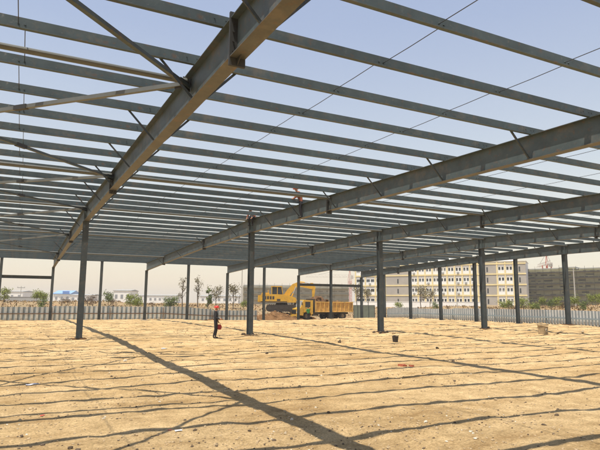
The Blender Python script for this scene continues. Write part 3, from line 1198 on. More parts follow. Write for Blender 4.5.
    for i in range(n1):
        for j in range(n2):
            a = i * (n2 + 1) + j
            s_.f.append([a, a + n2 + 1, a + n2 + 2, a + 1])
            s_.mi.append(0)
    rnd = random.Random(3)
    for q in range(26):
        xx = rnd.gauss(3.7, .8)
        s_.blob((max(2.9, min(8.4, xx)), rnd.uniform(-.8, .8), z1 + .62 - abs(xx - 3.7) * .35), rnd.uniform(.1, .3), rnd.uniform(.1, .3), rnd.uniform(.1, .24), q, .5, 0)
    ld = s_.build('soil_load', M_load, t, local=True)
    return t


TR = (33.1, 66.6, -0.40)
truck(TR[0], TR[1], TR[2], R(1.5))

# ------------------------------------------------------------------ people
def skin_body(chains, name='body'):
    """chains: list of (start index or None, [(co, radius), ...]); grown with a skin modifier into one surface"""
    V, E, Rr = [], [], []
    for st, pts in chains:
        prev = st
        for (c, r_) in pts:
            V.append(Vector(c))
            Rr.append(r_)
            if prev is not None:
                E.append((prev, len(V) - 1))
            prev = len(V) - 1
    me = bpy.data.meshes.new(name)
    me.from_pydata(V, E, [])
    o = bpy.data.objects.new(name, me)
    col.objects.link(o)
    md = o.modifiers.new('skin', 'SKIN')
    md.use_smooth_shade = True
    for i, r_ in enumerate(Rr):
        sv = me.skin_vertices[0].data[i]
        sv.radius = r_ if isinstance(r_, tuple) else (r_, r_)
        sv.use_root = (i == 0)
    sb = o.modifiers.new('sub', 'SUBSURF')
    sb.levels = 2
    sb.render_levels = 2
    dg = bpy.context.evaluated_depsgraph_get()
    dg.update()
    me2 = bpy.data.meshes.new_from_object(o.evaluated_get(dg))
    bpy.data.objects.remove(o)
    return me2


def hand(mb, w, d, side, s=1.0, curl=.6):
    """five bent fingers and a thumb starting inside the palm; w wrist end, d direction of the fingers"""
    w, d = Vector(w), Vector(d).normalized()
    a = d.cross(Vector(side)).normalized()
    sd = Vector(side).normalized()
    palm = w + d * .055 * s
    mb.tube([w - d * .01, w + d * .03 * s, w + d * .075 * s, w + d * .095 * s], [.024 * s, .036 * s, .038 * s, .028 * s], 10)
    for k, L in enumerate((.066, .076, .070, .055)):
        b = w + d * .085 * s + a * (.030 - .020 * k) * s
        m1 = b + (d + sd * .2) * L * .5 * s
        m2 = m1 + (d * (1 - curl) + sd * curl) * L * .5 * s
        mb.tube([b, m1, m2], [.0095 * s, .009 * s, .0065 * s], 6)
    b = w + d * .03 * s + a * .030 * s
    mb.tube([b, b + (d * .6 + a * .8) * .035 * s, b + (d * 1.1 + a * .7 + sd * .2) * .055 * s], [.012 * s, .0105 * s, .008 * s], 6)


def make_person(label, loc, rz, chains, matfn, mats, hands=(), head=None, hair=None, helmet=None, extra=None, hand_mat=0):
    """local coordinates: faces +X"""
    t = thing('person', label, 'person', loc, rz)
    me = skin_body(chains)
    import bmesh
    bm = bmesh.new()
    bm.from_mesh(me)
    bm.verts.ensure_lookup_table()
    for f in bm.faces:
        f.material_index = matfn(f.calc_center_median())
        f.smooth = True
    if hands:
        mb = MB()
        for h in hands:
            hand(mb, *h)
        vs = [bm.verts.new(p) for p in mb.v]
        for f in mb.f:
            try:
                g = bm.faces.new([vs[i] for i in f])
                g.material_index = hand_mat
                g.smooth = True
            except ValueError:
                pass
    if head:
        # face: nose, ears, eyes and mouth set on the skull
        c, s_ = Vector(head[0]), head[1]
        mb = MB()
        mb.tube([c + Vector((.088, 0, .02)) * s_, c + Vector((.112, 0, -.022)) * s_, c + Vector((.086, 0, -.034)) * s_], [.008 * s_, .015 * s_, .010 * s_], 6)
        for sy in (-1, 1):
            mb.blob(c + Vector((0, sy * .082, -.01)) * s_, .022 * s_, .010 * s_, .034 * s_, 1, .1, 1)
        mb.blob(c + Vector((.088, 0, -.062)) * s_, .008 * s_, .026 * s_, .008 * s_, 1, .05, 1)
        n0 = len(mb.f)
        for sy in (-1, 1):
            mb.blob(c + Vector((.086, sy * .032, .012)) * s_, .010 * s_, .014 * s_, .008 * s_, 1, .02, 1)
        vs = [bm.verts.new(p) for p in mb.v]
        for q, f in enumerate(mb.f):
            try:
                g = bm.faces.new([vs[i] for i in f])
                g.material_index = hand_mat if q < n0 else len(mats) - 1
                g.smooth = True
            except ValueError:
                pass
    me.materials.clear()
    for m in mats:
        me.materials.append(m)
    bm.to_mesh(me)
    bm.free()
    o = bpy.data.objects.new('body', me)
    col.objects.link(o)
    o.parent = t
    if helmet:
        c, r_ = Vector(helmet[0]), helmet[1]
        hm = MB()
        n = 20
        rows = 7
        for j in range(rows + 1):
            a = PI / 2 * j / rows
            rr = r_ * math.cos(a)
            for k in range(n):
                p = 2 * PI * k / n
                hm.v.append(c + Vector((rr * 1.12 * math.cos(p), rr * .95 * math.sin(p), r_ * .92 * math.sin(a))))
        for j in range(rows):
            for k in range(n):
                hm.f.append([j * n + k, j * n + (k + 1) % n, (j + 1) * n + (k + 1) % n, (j + 1) * n + k])
                hm.mi.append(0)
        hm.prism([(c.x + r_ * 1.2 * math.cos(2 * PI * k / n) + (r_ * .28 if math.cos(2 * PI * k / n) > .3 else 0), c.y + r_ * 1.02 * math.sin(2 * PI * k / n)) for k in range(n)], 2, c.z - .012, c.z + .004)
        hm.bar(c + Vector((-r_ * .9, 0, r_ * .62)), c + Vector((r_ * .9, 0, r_ * .62)), .03, .02)
        hm.build('helmet', M_helmet, t, smooth=False, local=True)
    if hair:
        c, r_ = Vector(hair[0]), hair[1]
        hb = MB()
        hb.blob(c, r_ * 1.12, r_ * .95, r_ * .8, 2, .12, 2)
        hb.build('hair', M_hair, t, smooth=True, local=True)
    return t


def standing(h=1.0, arm=None, stride=.05):
    """torso chain with tapering limbs, local +X is forward; returns chains"""
    H = h
    ch = [(None, [((0, 0, .93 * H), (.15, .115)), ((.0, 0, 1.10 * H), (.145, .11)), ((.0, 0, 1.28 * H), (.17, .12)), ((-.01, 0, 1.41 * H), (.13, .09)),
                  ((0, 0, 1.48 * H), .058), ((.015, 0, 1.545 * H), .072), ((.02, 0, 1.63 * H), (.085, .098)), ((.012, 0, 1.70 * H), (.062, .07))])]
    return ch


# person standing left of the second ridge column, seen from the side, facing right, carrying a red bag
PP = spot(216.3, 29.6)
pz = gz(PP.x, PP.y) + .005
ch = [(None, [((0, 0, .92), (.115, .15)), ((.0, 0, 1.08), (.11, .145)), ((.01, 0, 1.26), (.12, .165)), ((-.01, 0, 1.40), (.09, .125)),
              ((.005, 0, 1.47), .056), ((.02, 0, 1.535), .070), ((.03, 0, 1.61), (.094, .080)), ((.02, 0, 1.67), (.066, .058))]),
      (0, [((.01, .10, .84), .10), ((.06, .11, .48), .066), ((.03, .11, .28), .056), ((.0, .11, .09), .044), ((.02, .11, .045), .046), ((.16, .12, .03), .034)]),
      (0, [((-.01, -.10, .84), .10), ((-.01, -.11, .48), .066), ((-.07, -.11, .28), .056), ((-.11, -.11, .09), .044), ((-.09, -.11, .045), .046), ((.05, -.12, .03), .034)]),
      (3, [((-.01, .185, 1.375), .062), ((-.03, .235, 1.10), .048), ((.13, .23, .93), .036)]),
      (3, [((-.01, -.185, 1.375), .062), ((-.02, -.24, 1.10), .048), ((.20, -.22, 1.02), .036), ])]


def pm(c):
    if c.z < .085:
        return 1
    if c.z > 1.455 and abs(c.y) < .15:
        return 2
    return 0


make_person('person in dark work clothes and red helmet standing on the sand with a red bag', (PP.x, PP.y, pz), R(-16), ch, pm,
            [M_cloth, M_boot, M_skin, M_hair], hands=[((.13, .23, .93), (.3, 0, -1), (0, -1, 0)), ((.20, -.22, 1.02), (1, 0, -.15), (0, 1, 0))],
            head=((.03, 0, 1.60), 1.0), helmet=((.025, 0, 1.625), .118), hand_mat=2)
t = thing('bag', 'small red bag hanging from the hand of the person in dark clothes', 'bag', (0, 0, 0))
rot = Matrix.Rotation(R(-16), 4, 'Z')
bagc = Vector((PP.x, PP.y, pz)) + rot @ Vector((.165, .23, .60))
t.location = bagc
t.rotation_euler = (0, 0, R(-16))
m = MB()
m.prism([(-.15, -.14), (.14, -.15), (.17, .02), (.12, .12), (-.10, .13), (-.17, .03)], 1, -.075, .075)
m.build('pouch', M_bag, t, local=True)
m = MB()
m.tube([(-.08, 0, .12), (-.05, 0, .20), (.03, 0, .225), (.08, 0, .20), (.09, 0, .12)], .011, 6)
m.build('handle', M_bag, t, local=True)

# worker standing on the lower flange of the second rafter, leaning left over a purlin; local +X is forward
ws_y = 23.1
ch = [(None, [((0, 0, .90), (.115, .15)), ((.03, 0, 1.06), (.11, .14)), ((.10, 0, 1.22), (.12, .165)), ((.16, 0, 1.34), (.09, .12)),
              ((.20, 0, 1.40), .056), ((.24, 0, 1.45), .070), ((.27, 0, 1.52), (.092, .080)), ((.265, 0, 1.575), (.066, .058))]),
      (0, [((.01, .10, .82), .10), ((.05, .11, .47), .066), ((.0, .11, .28), .056), ((-.02, .11, .09), .044), ((.0, .11, .045), .046), ((.13, .12, .03), .034)]),
      (0, [((-.01, -.10, .82), .10), ((.02, -.11, .47), .066), ((-.03, -.11, .28), .056), ((-.05, -.11, .09), .044), ((-.03, -.11, .045), .046), ((.10, -.12, .03), .034)]),
      (3, [((.15, .185, 1.31), .06), ((.25, .25, 1.08), .046), ((.42, .20, .98), .036)]),
      (3, [((.15, -.185, 1.31), .06), ((.28, -.26, 1.10), .046), ((.46, -.18, 1.02), .036)])]


def wm(c):
    if c.z > 1.385 and abs(c.y) < .14:
        return 2
    if c.z > .86:
        return 3
    if c.z < .085:
        return 1
    return 0


make_person('worker in red helmet and orange shirt standing on the lower flange of the long rafter', (FR[2] - .075, ws_y, zb(ws_y) + .016), R(165), ch, wm,
            [M_cloth, M_boot, M_skin, M_orange, M_hair], hands=[((.42, .20, .98), (.9, -.1, -.3), (0, 0, -1)), ((.46, -.18, 1.02), (.9, .1, -.3), (0, 0, -1))],
            head=((.27, 0, 1.51), 1.0), helmet=((.265, 0, 1.535), .118), hand_mat=2).scale = (.93, .93, .93)
# second worker, hunched on the end of the ridge strut
ch2 = [(None, [((0, 0, .10), (.13, .15)), ((.06, 0, .22), (.115, .14)), ((.17, 0, .34), (.12, .165)), ((.26, 0, .40), (.09, .12)),
               ((.31, 0, .43), .056), ((.36, 0, .45), .070), ((.41, 0, .49), (.092, .080)), ((.42, 0, .54), (.066, .058))]),
       (0, [((.10, .10, .09), .09), ((.36, .13, .12), .075), ((.42, .13, -.02), .062), ((.34, .13, -.28), .046), ((.35, .13, -.33), .046), ((.47, .14, -.37), .034)]),
       (0, [((.10, -.10, .09), .09), ((.35, -.11, .12), .075), ((.40, -.11, -.02), .062), ((.30, -.11, -.28), .046), ((.31, -.11, -.33), .046), ((.43, -.12, -.37), .034)]),
       (3, [((.25, .185, .37), .06), ((.32, .25, .17), .046), ((.46, .18, .08), .036)]),
       (3, [((.25, -.185, .37), .06), ((.34, -.25, .17), .046), ((.48, -.16, .08), .036)])]


def wm2(c):
    if c.x > .30 and c.z > .385 and abs(c.y) < .14:
        return 2
    if c.z > .15 and not (c.x > .2 and c.z < .22 and abs(c.y) < .18):
        return 3
    if c.z < -.30:
        return 1
    return 0


make_person('bareheaded worker in orange shirt crouched beside the top of the tall column', (FR[2] - .02, YC - .38, zt(YC) - .10), R(215), ch2, wm2,
            [M_cloth, M_boot, M_skin, M_orange, M_hair], hands=[((.46, .18, .08), (.8, -.2, -.5), (0, 0, -1)), ((.48, -.16, .08), (.8, .2, -.5), (0, 0, -1))],
            head=((.41, 0, .48), 1.0), hair=((.39, 0, .52), .095), hand_mat=2)

# person in green by the truck cab
gx, gy = TR[0] + 1.25, TR[1] - 1.75
ch = [(None, [((0, 0, .92), (.15, .115)), ((.0, 0, 1.08), (.145, .11)), ((.0, 0, 1.26), (.165, .12)), ((0, 0, 1.40), (.125, .09)),
              ((0, 0, 1.47), .056), ((0, .01, 1.535), .070), ((0, .02, 1.61), (.080, .094)), ((0, .015, 1.67), (.058, .066))]),
      (0, [((.10, 0, .84), .10), ((.11, .02, .48), .066), ((.11, -.02, .28), .056), ((.11, -.03, .09), .044), ((.11, -.01, .045), .046), ((.12, .12, .03), .034)]),
      (0, [((-.10, 0, .84), .10), ((-.11, .01, .48), .066), ((-.11, -.02, .28), .056), ((-.11, -.03, .09), .044), ((-.11, -.01, .045), .046), ((-.12, .12, .03), .034)]),
      (3, [((.185, 0, 1.375), .062), ((.245, -.01, 1.10), .048), ((.22, .12, .90), .036)]),
      (3, [((-.185, 0, 1.375), .062), ((-.25, .0, 1.12), .048), ((-.20, .20, 1.25), .036)])]


def gm(c):
    if c.z < .085:
        return 1
    if c.z > 1.455 and abs(c.x) < .14:
        return 2
    return 3 if c.z > .90 or abs(c.x) > .19 else 0


make_person('person in a green jacket standing at the yellow truck cab door', (gx, gy, gz(gx, gy) + .01), R(0), ch, gm,
            [M_cloth, M_boot, M_skin, M_greencloth, M_hair], hands=[((.22, .12, .90), (0, .4, -1), (-1, 0, 0)), ((-.20, .20, 1.25), (0, 1, .3), (1, 0, 0))],
            hair=((0, .0, 1.655), .095), hand_mat=2)

# ------------------------------------------------------------------ far buildings
def oriented(name, label, cat, pL, pR, group=None):
    """an Empty at the left foot of a front facing the viewer; local x runs along the front to the right, -y faces the viewer"""
    d = pR - pL
    t = thing(name, label, cat, (pL.x, pL.y, pL.z), math.atan2(d.y, d.x), group)
    return t, Vector((d.x, d.y)).length


pL, pR = spot(356, 190, 1.2), spot(527.5, 166, 1.2)
t, L = oriented('apartment_block', 'cream and grey apartment block with yellow bands and rows of small windows', 'building', pL, pR)
def U(px):
    # position along the front for a bearing
    q = spot(px, 100)
    d = Vector((pR.x - pL.x, pR.y - pL.y))
    a = Vector((pL.x, pL.y))
    k = (a.y * q.x - a.x * q.y) / (d.x * q.y - d.y * q.x)
    return k * d.length


DPT = 13.0
HT = 13.9
m = MB()
m.box(0, L, 0, DPT, -1.0, HT)
m.build('wall', M_paint_w, t, local=True)
segs = [(356, 386, 'w', 3), (386, 411.5, 'g', 0), (411.5, 479, 'w', 9), (479, 498.5, 'g', 0), (498.5, 515, 'w', 2), (515, 527.5, 'g', 0)]
floors = [-.1, 3.2, 6.5, 9.8]
rw = random.Random(4)
panes = [M_glass, M_glass, mat('grey_glass', (0.10, 0.115, 0.13), 0.15, 0, 0.1), mat('curtained_glass', (0.28, 0.27, 0.25), 0.4, 0, 0.1)]
for a, b, kind, nb in segs:
    ua, ub = max(0, U(a)), min(L, U(b))
    if kind == 'g':
        for fz in floors:
            g = MB()
            g.box(ua, ub, -.35, -.002, fz + .45, fz + 3.2)
            g.build('grey_panel', M_paint_g, t, local=True)
            s_ = MB()
            um = (ua + ub) / 2
            s_.box(um - .22, um + .22, -.37, -.352, fz + .9, fz + 2.4)
            s_.build('slit_window', M_glass, t, local=True)
    else:
        w = (ub - ua) / nb
        for k in range(nb + 1):
            p = MB()
            uu = ua + w * k
            p.box(uu - .2, uu + .2, -.40, -.003, -.8, HT - .05)
            p.build('pilaster', M_paint_y, t, local=True)
        for k in range(nb):
            for fz in floors:
                uc = ua + w * (k + .5)
                wf = MB()
                # projecting white surround and balcony front with a pair of dark openings
                wf.box(-w / 2 + .24, w / 2 - .24, -.30, -.004, .46, 1.35)
                wf.box(-w / 2 + .24, -w / 2 + .40, -.24, -.005, 1.351, 3.1)
                wf.box(w / 2 - .40, w / 2 - .24, -.24, -.005, 1.351, 3.1)
                wf.box(-.16, .16, -.24, -.005, 1.351, 3.1)
                wf.box(-w / 2 + .24, w / 2 - .24, -.26, -.006, 2.45, 3.15)
                o = wf.build('window', M_paint_w, t, local=True)
                o.location = (uc, 0, fz)
                g = MB()
                g.box(-w / 2 + .42, -.18, -.08, -.012, 1.5, 2.44)
                g.box(.18, w / 2 - .42, -.08, -.012, 1.5, 2.44)
                g.build('pane', rw.choice(panes), o, local=True)
                if rw.random() < .3:
                    ac = MB()
                    ac.box(uc - .45, uc + .25, -.62, -.302, fz + .62, fz + 1.12)
                    ac.build('air_conditioner', M_roofgrey, t, local=True)
for fz in floors[1:] + [13.0]:
    bnd = MB()
    bnd.box(-.1, L + .1, -.46, -.001, fz + .02, fz + .43)
    bnd.build('floor_band', M_paint_y, t, local=True)
pp_ = MB()
pp_.box(-.2, L + .2, -.47, DPT + .2, HT + .002, HT + .12)
pp_.build('parapet', M_paint_w, t, local=True)
for px, w, h in ((372, 4, 1.6), (440, 6, 2.0), (507, 5, 1.6)):
    s_ = MB()
    s_.box(U(px) - w / 2, U(px) + w / 2, 4, 9, HT + .36, HT + .36 + h)
    s_.build('stair_head', M_paint_w, t, local=True)


def netted(label, pL, pR, H, depth, m_net, steps, lift=1.8, bay=2.4):
    t, L = oriented('netted_building', label, 'building', pL, pR, 'buildings under scaffold netting')
    rn = random.Random(int(L))
    for (a, b, hh) in steps:
        m = MB()
        m.box(a * L, b * L - .02, 0, depth, -1.5, hh * H)
        z = .9
        while z < hh * H - .6:
            x = a * L + rn.uniform(.1, 1.5)
            while x < b * L - 1.6:
                w_ = rn.uniform(.5, 2.6)
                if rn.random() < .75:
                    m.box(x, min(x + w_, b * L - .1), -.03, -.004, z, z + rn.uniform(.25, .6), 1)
                x += w_ + rn.uniform(.25, 1.1)
            z += lift / 2
        m.build('netting', [m_net, M_gap if m_net is M_net else M_gap2], t, local=True)
    s_ = MB()
    for (a, b, hh) in steps:
        z = .3
        while z < hh * H:
            s_.box(a * L, b * L, -.16, -.10, z - .05, z + .05)
            s_.box(a * L, b * L, -.5, -.02, z - .30, z - .12)
            z += lift
        x = a * L + .2
        while x < b * L:
            s_.box(x - .03, x + .03, -.22, -.17, -1, hh * H + .9)
            x += bay
    s_.build('scaffold', M_chassis if m_net is M_net else M_gap2, t, local=True)
    for (a, b, hh) in steps:
        r_ = MB()
        r_.box(a * L + .1, b * L - .1, .3, depth - .3, hh * H + .002, hh * H + .3)
        r_.build('roof_slab', M_roofgrey, t, local=True)
    return t


netted('long olive netted building under scaffolding right of the apartment block', spot(528.5, 176, 1.0), spot(680, 150, 1.0), 12.2, 16, M_net,
       [(0, .24, .985), (.24, .36, 1.0), (.36, .62, .965), (.62, 1.0, .93)])
netted('pale olive netted building under scaffolding behind the excavator and truck', spot(243, 172, 1.0), spot(349, 176, 1.0), 6.4, 14, M_net2,
       [(0, .5, .97), (.5, 1.0, 1.0)])

# low pale sheds far away on the left
def shed(pxa, pxb, dist, z0, h, roof, label, wm=None, win=True, sign=False):
    h += 1.5
    pL, pR = spot(pxa, dist, z0), spot(pxb, dist, z0)
    t, L = oriented('factory_shed', label, 'building', pL, pR, 'distant sheds')
    m = MB()
    m.box(0, L, 0, 14, -1.5, h)
    m.build('wall', wm or M_paint_w, t, local=True)
    r_ = MB()
    if roof is M_blue:
        r_.prism([(-.5, h + .002), (14.5, h + .002), (14.5, h + .5), (7, h + 2.4), (-.5, h + .5)], 0, -.4, L + .4)
    else:
        r_.prism([(-.3, h + .002), (14.3, h + .002), (14.3, h + .3), (7, h + .9), (-.3, h + .3)], 0, -.3, L + .3)
    r_.build('roof', roof, t, local=True)
    if win:
        n = max(2, int(L / 3.0))
        for k in range(n):
            w = MB()
            uu = L * (k + .5) / n
            w.box(uu - .7, uu + .7, -.06, -.003, h * .35, h * .7)
            w.build('window', M_farglass, t, local=True)
    if sign:
        s_ = MB()
        s_.box(L * .55, L * .95, -.62, -.52, h + .1, h + 1.9)
        s_.build('sign_board', M_blue2, t, local=True)
    return t


shed(53, 70, 330, 1.4, 3.4, M_blue, 'white shed with blue roof far beyond the left fence', sign=True)
shed(70, 92, 320, 1.4, 2.6, M_roofgrey, 'low white shed joined right of the blue roofed shed')
shed(113, 130, 300, 1.4, 5.0, M_roofgrey, 'tall white shed between two slim wall columns, left of the poplars')
shed(134, 176, 360, 1.4, 3.2, M_roofgrey, 'long low white shed in the distance behind the bushy trees')
shed(8, 22, 330, 1.4, 4.6, M_roofgrey, 'grey white shed far off at the left edge')
shed(23, 34, 380, 1.4, 3.0, M_roofgrey, 'small white shed far off right of the left edge shed')
shed(200, 238, 340, 1.4, 2.8, M_roofgrey, 'long pale shed far off behind the poplar trees')
# grey boundary wall on the crest at left, white one under the apartment block
for pa, pb, d0, d1, h, mm, lb in ((-10, 40, 112, 112, 1.0, M_roofgrey, 'low grey boundary wall beyond the scrub at the left edge'),
                                  (352, 482, 132, 124, .95, M_paint_w, 'low white boundary wall at the foot of the apartment block')):
    A, B = spot(pa, d0), spot(pb, d1)
    za = gz(A.x, A.y, False)
    zb2 = gz(B.x, B.y, False)
    m = MB()
    m.bar((A.x, A.y, za + h / 2 - .2), (B.x, B.y, zb2 + h / 2 - .2), .24, h + .4)
    m.bar((A.x, A.y, za + h + .05), (B.x, B.y, zb2 + h + .05), .34, .09)
    tag(m.build('boundary_wall', mm, origin=((A.x + B.x) / 2, (A.y + B.y) / 2, za)), lb, 'wall')

# tower cranes
def crane(px, dist, H, jib, jdir, label, back=8, w=1.1, bt=.26):
    P = spot(px, dist, 1.4)
    t = thing('tower_crane', label, 'crane', (P.x, P.y, P.z), 0, 'tower cranes')
    m = MB()
    for sx in (-1, 1):
        for sy in (-1, 1):
            m.bar((sx * w, sy * w, 0), (sx * w, sy * w, H), bt, bt, (1, 0, 0))
    k = 0
    z = 0
    while z < H - 1.6:
        for (ax, ay, bx, by) in ((-w, -w, w, -w), (w, -w, w, w), (w, w, -w, w), (-w, w, -w, -w)):
            if k % 2:
                ax, ay, bx, by = bx, by, ax, ay
            m.bar((ax, ay, z), (bx, by, z + 1.6), bt * .6, bt * .6)
        z += 1.6
        k += 1
    m.build('mast', M_crane_r, t, local=True)
    c = MB()
    c.box(-.6, .6, -2.1, -1.25, H - .6, H + 1.0)
    c.build('cab', M_crane_w, t, local=True)
    j = MB()
    d = Vector((math.cos(jdir), math.sin(jdir), 0))
    for off in (Vector((-d.y, d.x, 0)) * .5, Vector((d.y, -d.x, 0)) * .5, Vector((0, 0, 1.1))):
        j.bar(Vector((0, 0, H + .3)) - d * back + off, Vector((0, 0, H + .3)) + d * jib + off, .12, .12)
    n = int((jib + back) / 1.6)
    for q in range(n):
        a = Vector((0, 0, H + .3)) + d * (-back + 1.6 * q)
        for off in (Vector((-d.y, d.x, 0)) * .5, Vector((d.y, -d.x, 0)) * .5):
            j.bar(a + off, a + d * .8 + Vector((0, 0, 1.1)), .07, .07)
            j.bar(a + d * .8 + Vector((0, 0, 1.1)), a + d * 1.6 + off, .07, .07)
    j.build('jib', M_crane_w, t, local=True)
    a = MB()
    a.bar((-.6, 0, H), (0, 0, H + 4.6), .16, .16, (0, 1, 0))
    a.bar((.6, 0, H), (0, 0, H + 4.6), .16, .16, (0, 1, 0))
    a.build('tower_top', M_crane_r, t, local=True)
    s_ = MB()
    s_.bar((0, 0, H + 4.5), Vector((0, 0, H + 1.5)) + d * jib * .7, .07, .07)
    s_.bar((0, 0, H + 4.5), Vector((0, 0, H + 1.3)) - d * back * .9, .07, .07)
    s_.build('tie', M_dark, t, local=True)
    w_ = MB()
    e = Vector((0, 0, H - .6)) - d * (back - .6)
    w_.box(e.x - .5, e.x + .5, e.y - .4, e.y + .4, e.z - .3, e.z + .7)
    w_.build('counterweight', M_conc, t, local=True)


crane(549, 205, 15.2, 16, yaw * -1 + R(78), 'red and white tower crane rising above the netted building at right', 6)
crane(350, 260, 12.6, 21, R(180) - yaw, 'small tower crane with long jib to the left above the truck', 5, .6, .12)


# utility poles
def pole(px, dist, h, label, arms=1, r=.13):
    P = spot(px, dist)
    z0 = gz(P.x, P.y, False) - .2
    t = thing('utility_pole', label, 'pole', (P.x, P.y, z0), 0, 'utility poles')
    m = MB()
    m.tube([(0, 0, 0), (0, 0, h)], [r, r * .65], 10)
    m.build('shaft', M_pole, t, local=True)
    if arms:
        a = MB()
        a.bar((-.9, .4, h - .45), (.9, -.4, h - .45), .09, .11)
        for u in (-.85, 0, .85):
            a.tube([(u, -u * .44, h - .40), (u, -u * .44, h - .12)], [.05, .03], 6)
        a.build('cross_arm', M_dark, t, local=True)


pole(575.5, 95, 7.3, 'grey concrete utility pole in front of the netted building at right')
pole(457, 110, 5.6, 'thin grey pole in front of the middle of the apartment block', 0, .09)
pole(241.5, 120, 9.6, 'thin grey pole left of the tall column beside the person', 0, .12)
pole(20, 150, 4.5, 'short thin pole beyond the fence at the left edge', 1, .1)

# ------------------------------------------------------------------ trees
def tree_proto(kind, seed, h, cr, trunk_h, nleaf, leaf, lm, name, airy=False):
    rnd = random.Random(seed)
    t = bpy.data.objects.new(name, None)
    col.objects.link(t)
    m = MB()
    m.tube([(0, 0, -.3), (.03 * h * rnd.uniform(-1, 1), .02 * h, trunk_h), (.02 * h * rnd.uniform(-1, 1), 0, h * .8)], [h * .022, h * .016, h * .006], 7)
    tips = []
    for k in range(13 if not airy else 16):
        z0 = trunk_h * .6 + (h * .78 - trunk_h * .6) * rnd.random()
        a = rnd.uniform(0, 2 * PI)
        L = cr * rnd.uniform(.55, 1.0) * (1.15 - .6 * (z0 / h) if airy else 1)
        rise = rnd.uniform(.3, .9) if not airy else rnd.uniform(.9, 1.7)
        e = Vector((math.cos(a) * L, math.sin(a) * L, min(h * .97, z0 + L * rise)))
        mid = Vector((e.x * .5, e.y * .5, z0 + (e.z - z0) * .4))
        m.tube([(0, 0, z0), mid, e], [h * .009, h * .006, h * .003], 5)
        tips += [e, (e + mid) / 2, mid + Vector((rnd.uniform(-.2, .2), rnd.uniform(-.2, .2), .2)) * cr]
    m.build('trunk', M_bark, t, local=True)
    tips.append(Vector((0, 0, h * .93)))
    c = MB()
    for k in range(nleaf):
        p = rnd.choice(tips)
        s_ = cr * (.30 if not airy else .20)
        q = p + Vector((rnd.gauss(0, s_), rnd.gauss(0, s_), rnd.gauss(0, s_ * .8)))
        if q.z < trunk_h * .5:
            q.z = trunk_h * .5 + rnd.random() * .3 * h
        n = Vector((rnd.gauss(0, 1), rnd.gauss(0, 1), rnd.gauss(0, 1))).normalized()
        a = n.orthogonal().normalized()
        b = n.cross(a)
        w = leaf * rnd.uniform(.6, 1.4)
        i0 = len(c.v)
        c.v += [q - a * w, q - b * w * .45, q + a * w, q + b * w * .45]
        c.f.append([i0, i0 + 1, i0 + 2, i0 + 3])
        c.mi.append(0)
    c.build('crown', lm, t, local=True)
    return t


protos = {
    'bushy': [tree_proto('bushy', 11 + k, 3.0, 1.25, .9, 760, .16, M_leaf_y, 'bushy_tree') for k in range(3)],
    'green': [tree_proto('green', 31 + k, 3.4, 1.15, 1.2, 700, .16, M_leaf_g, 'leafy_tree') for k in range(2)],
    'poplar': [tree_proto('poplar', 51 + k, 6.0, 1.0, 2.2, 260, .13, M_leaf_d, 'poplar_tree', True) for k in range(2)],
    'dry': [tree_proto('dry', 71 + k, 2.6, 1.1, .5, 220, .13, M_leaf_b, 'dry_shrub', True) for k in range(3)],
    'hazy': [tree_proto('hazy', 91 + k, 4.2, 1.6, 1.2, 420, .16, M_leaf_d, 'pale_tree', True) for k in range(2)],
    'cypress': [tree_proto('cypress', 95, 4.0, .55, .8, 420, .16, M_leaf_g, 'cypress_tree', True)],
}
hts = {'bushy': 3.0, 'green': 3.4, 'poplar': 6.0, 'dry': 2.6, 'hazy': 4.2, 'cypress': 4.0}
used = {}
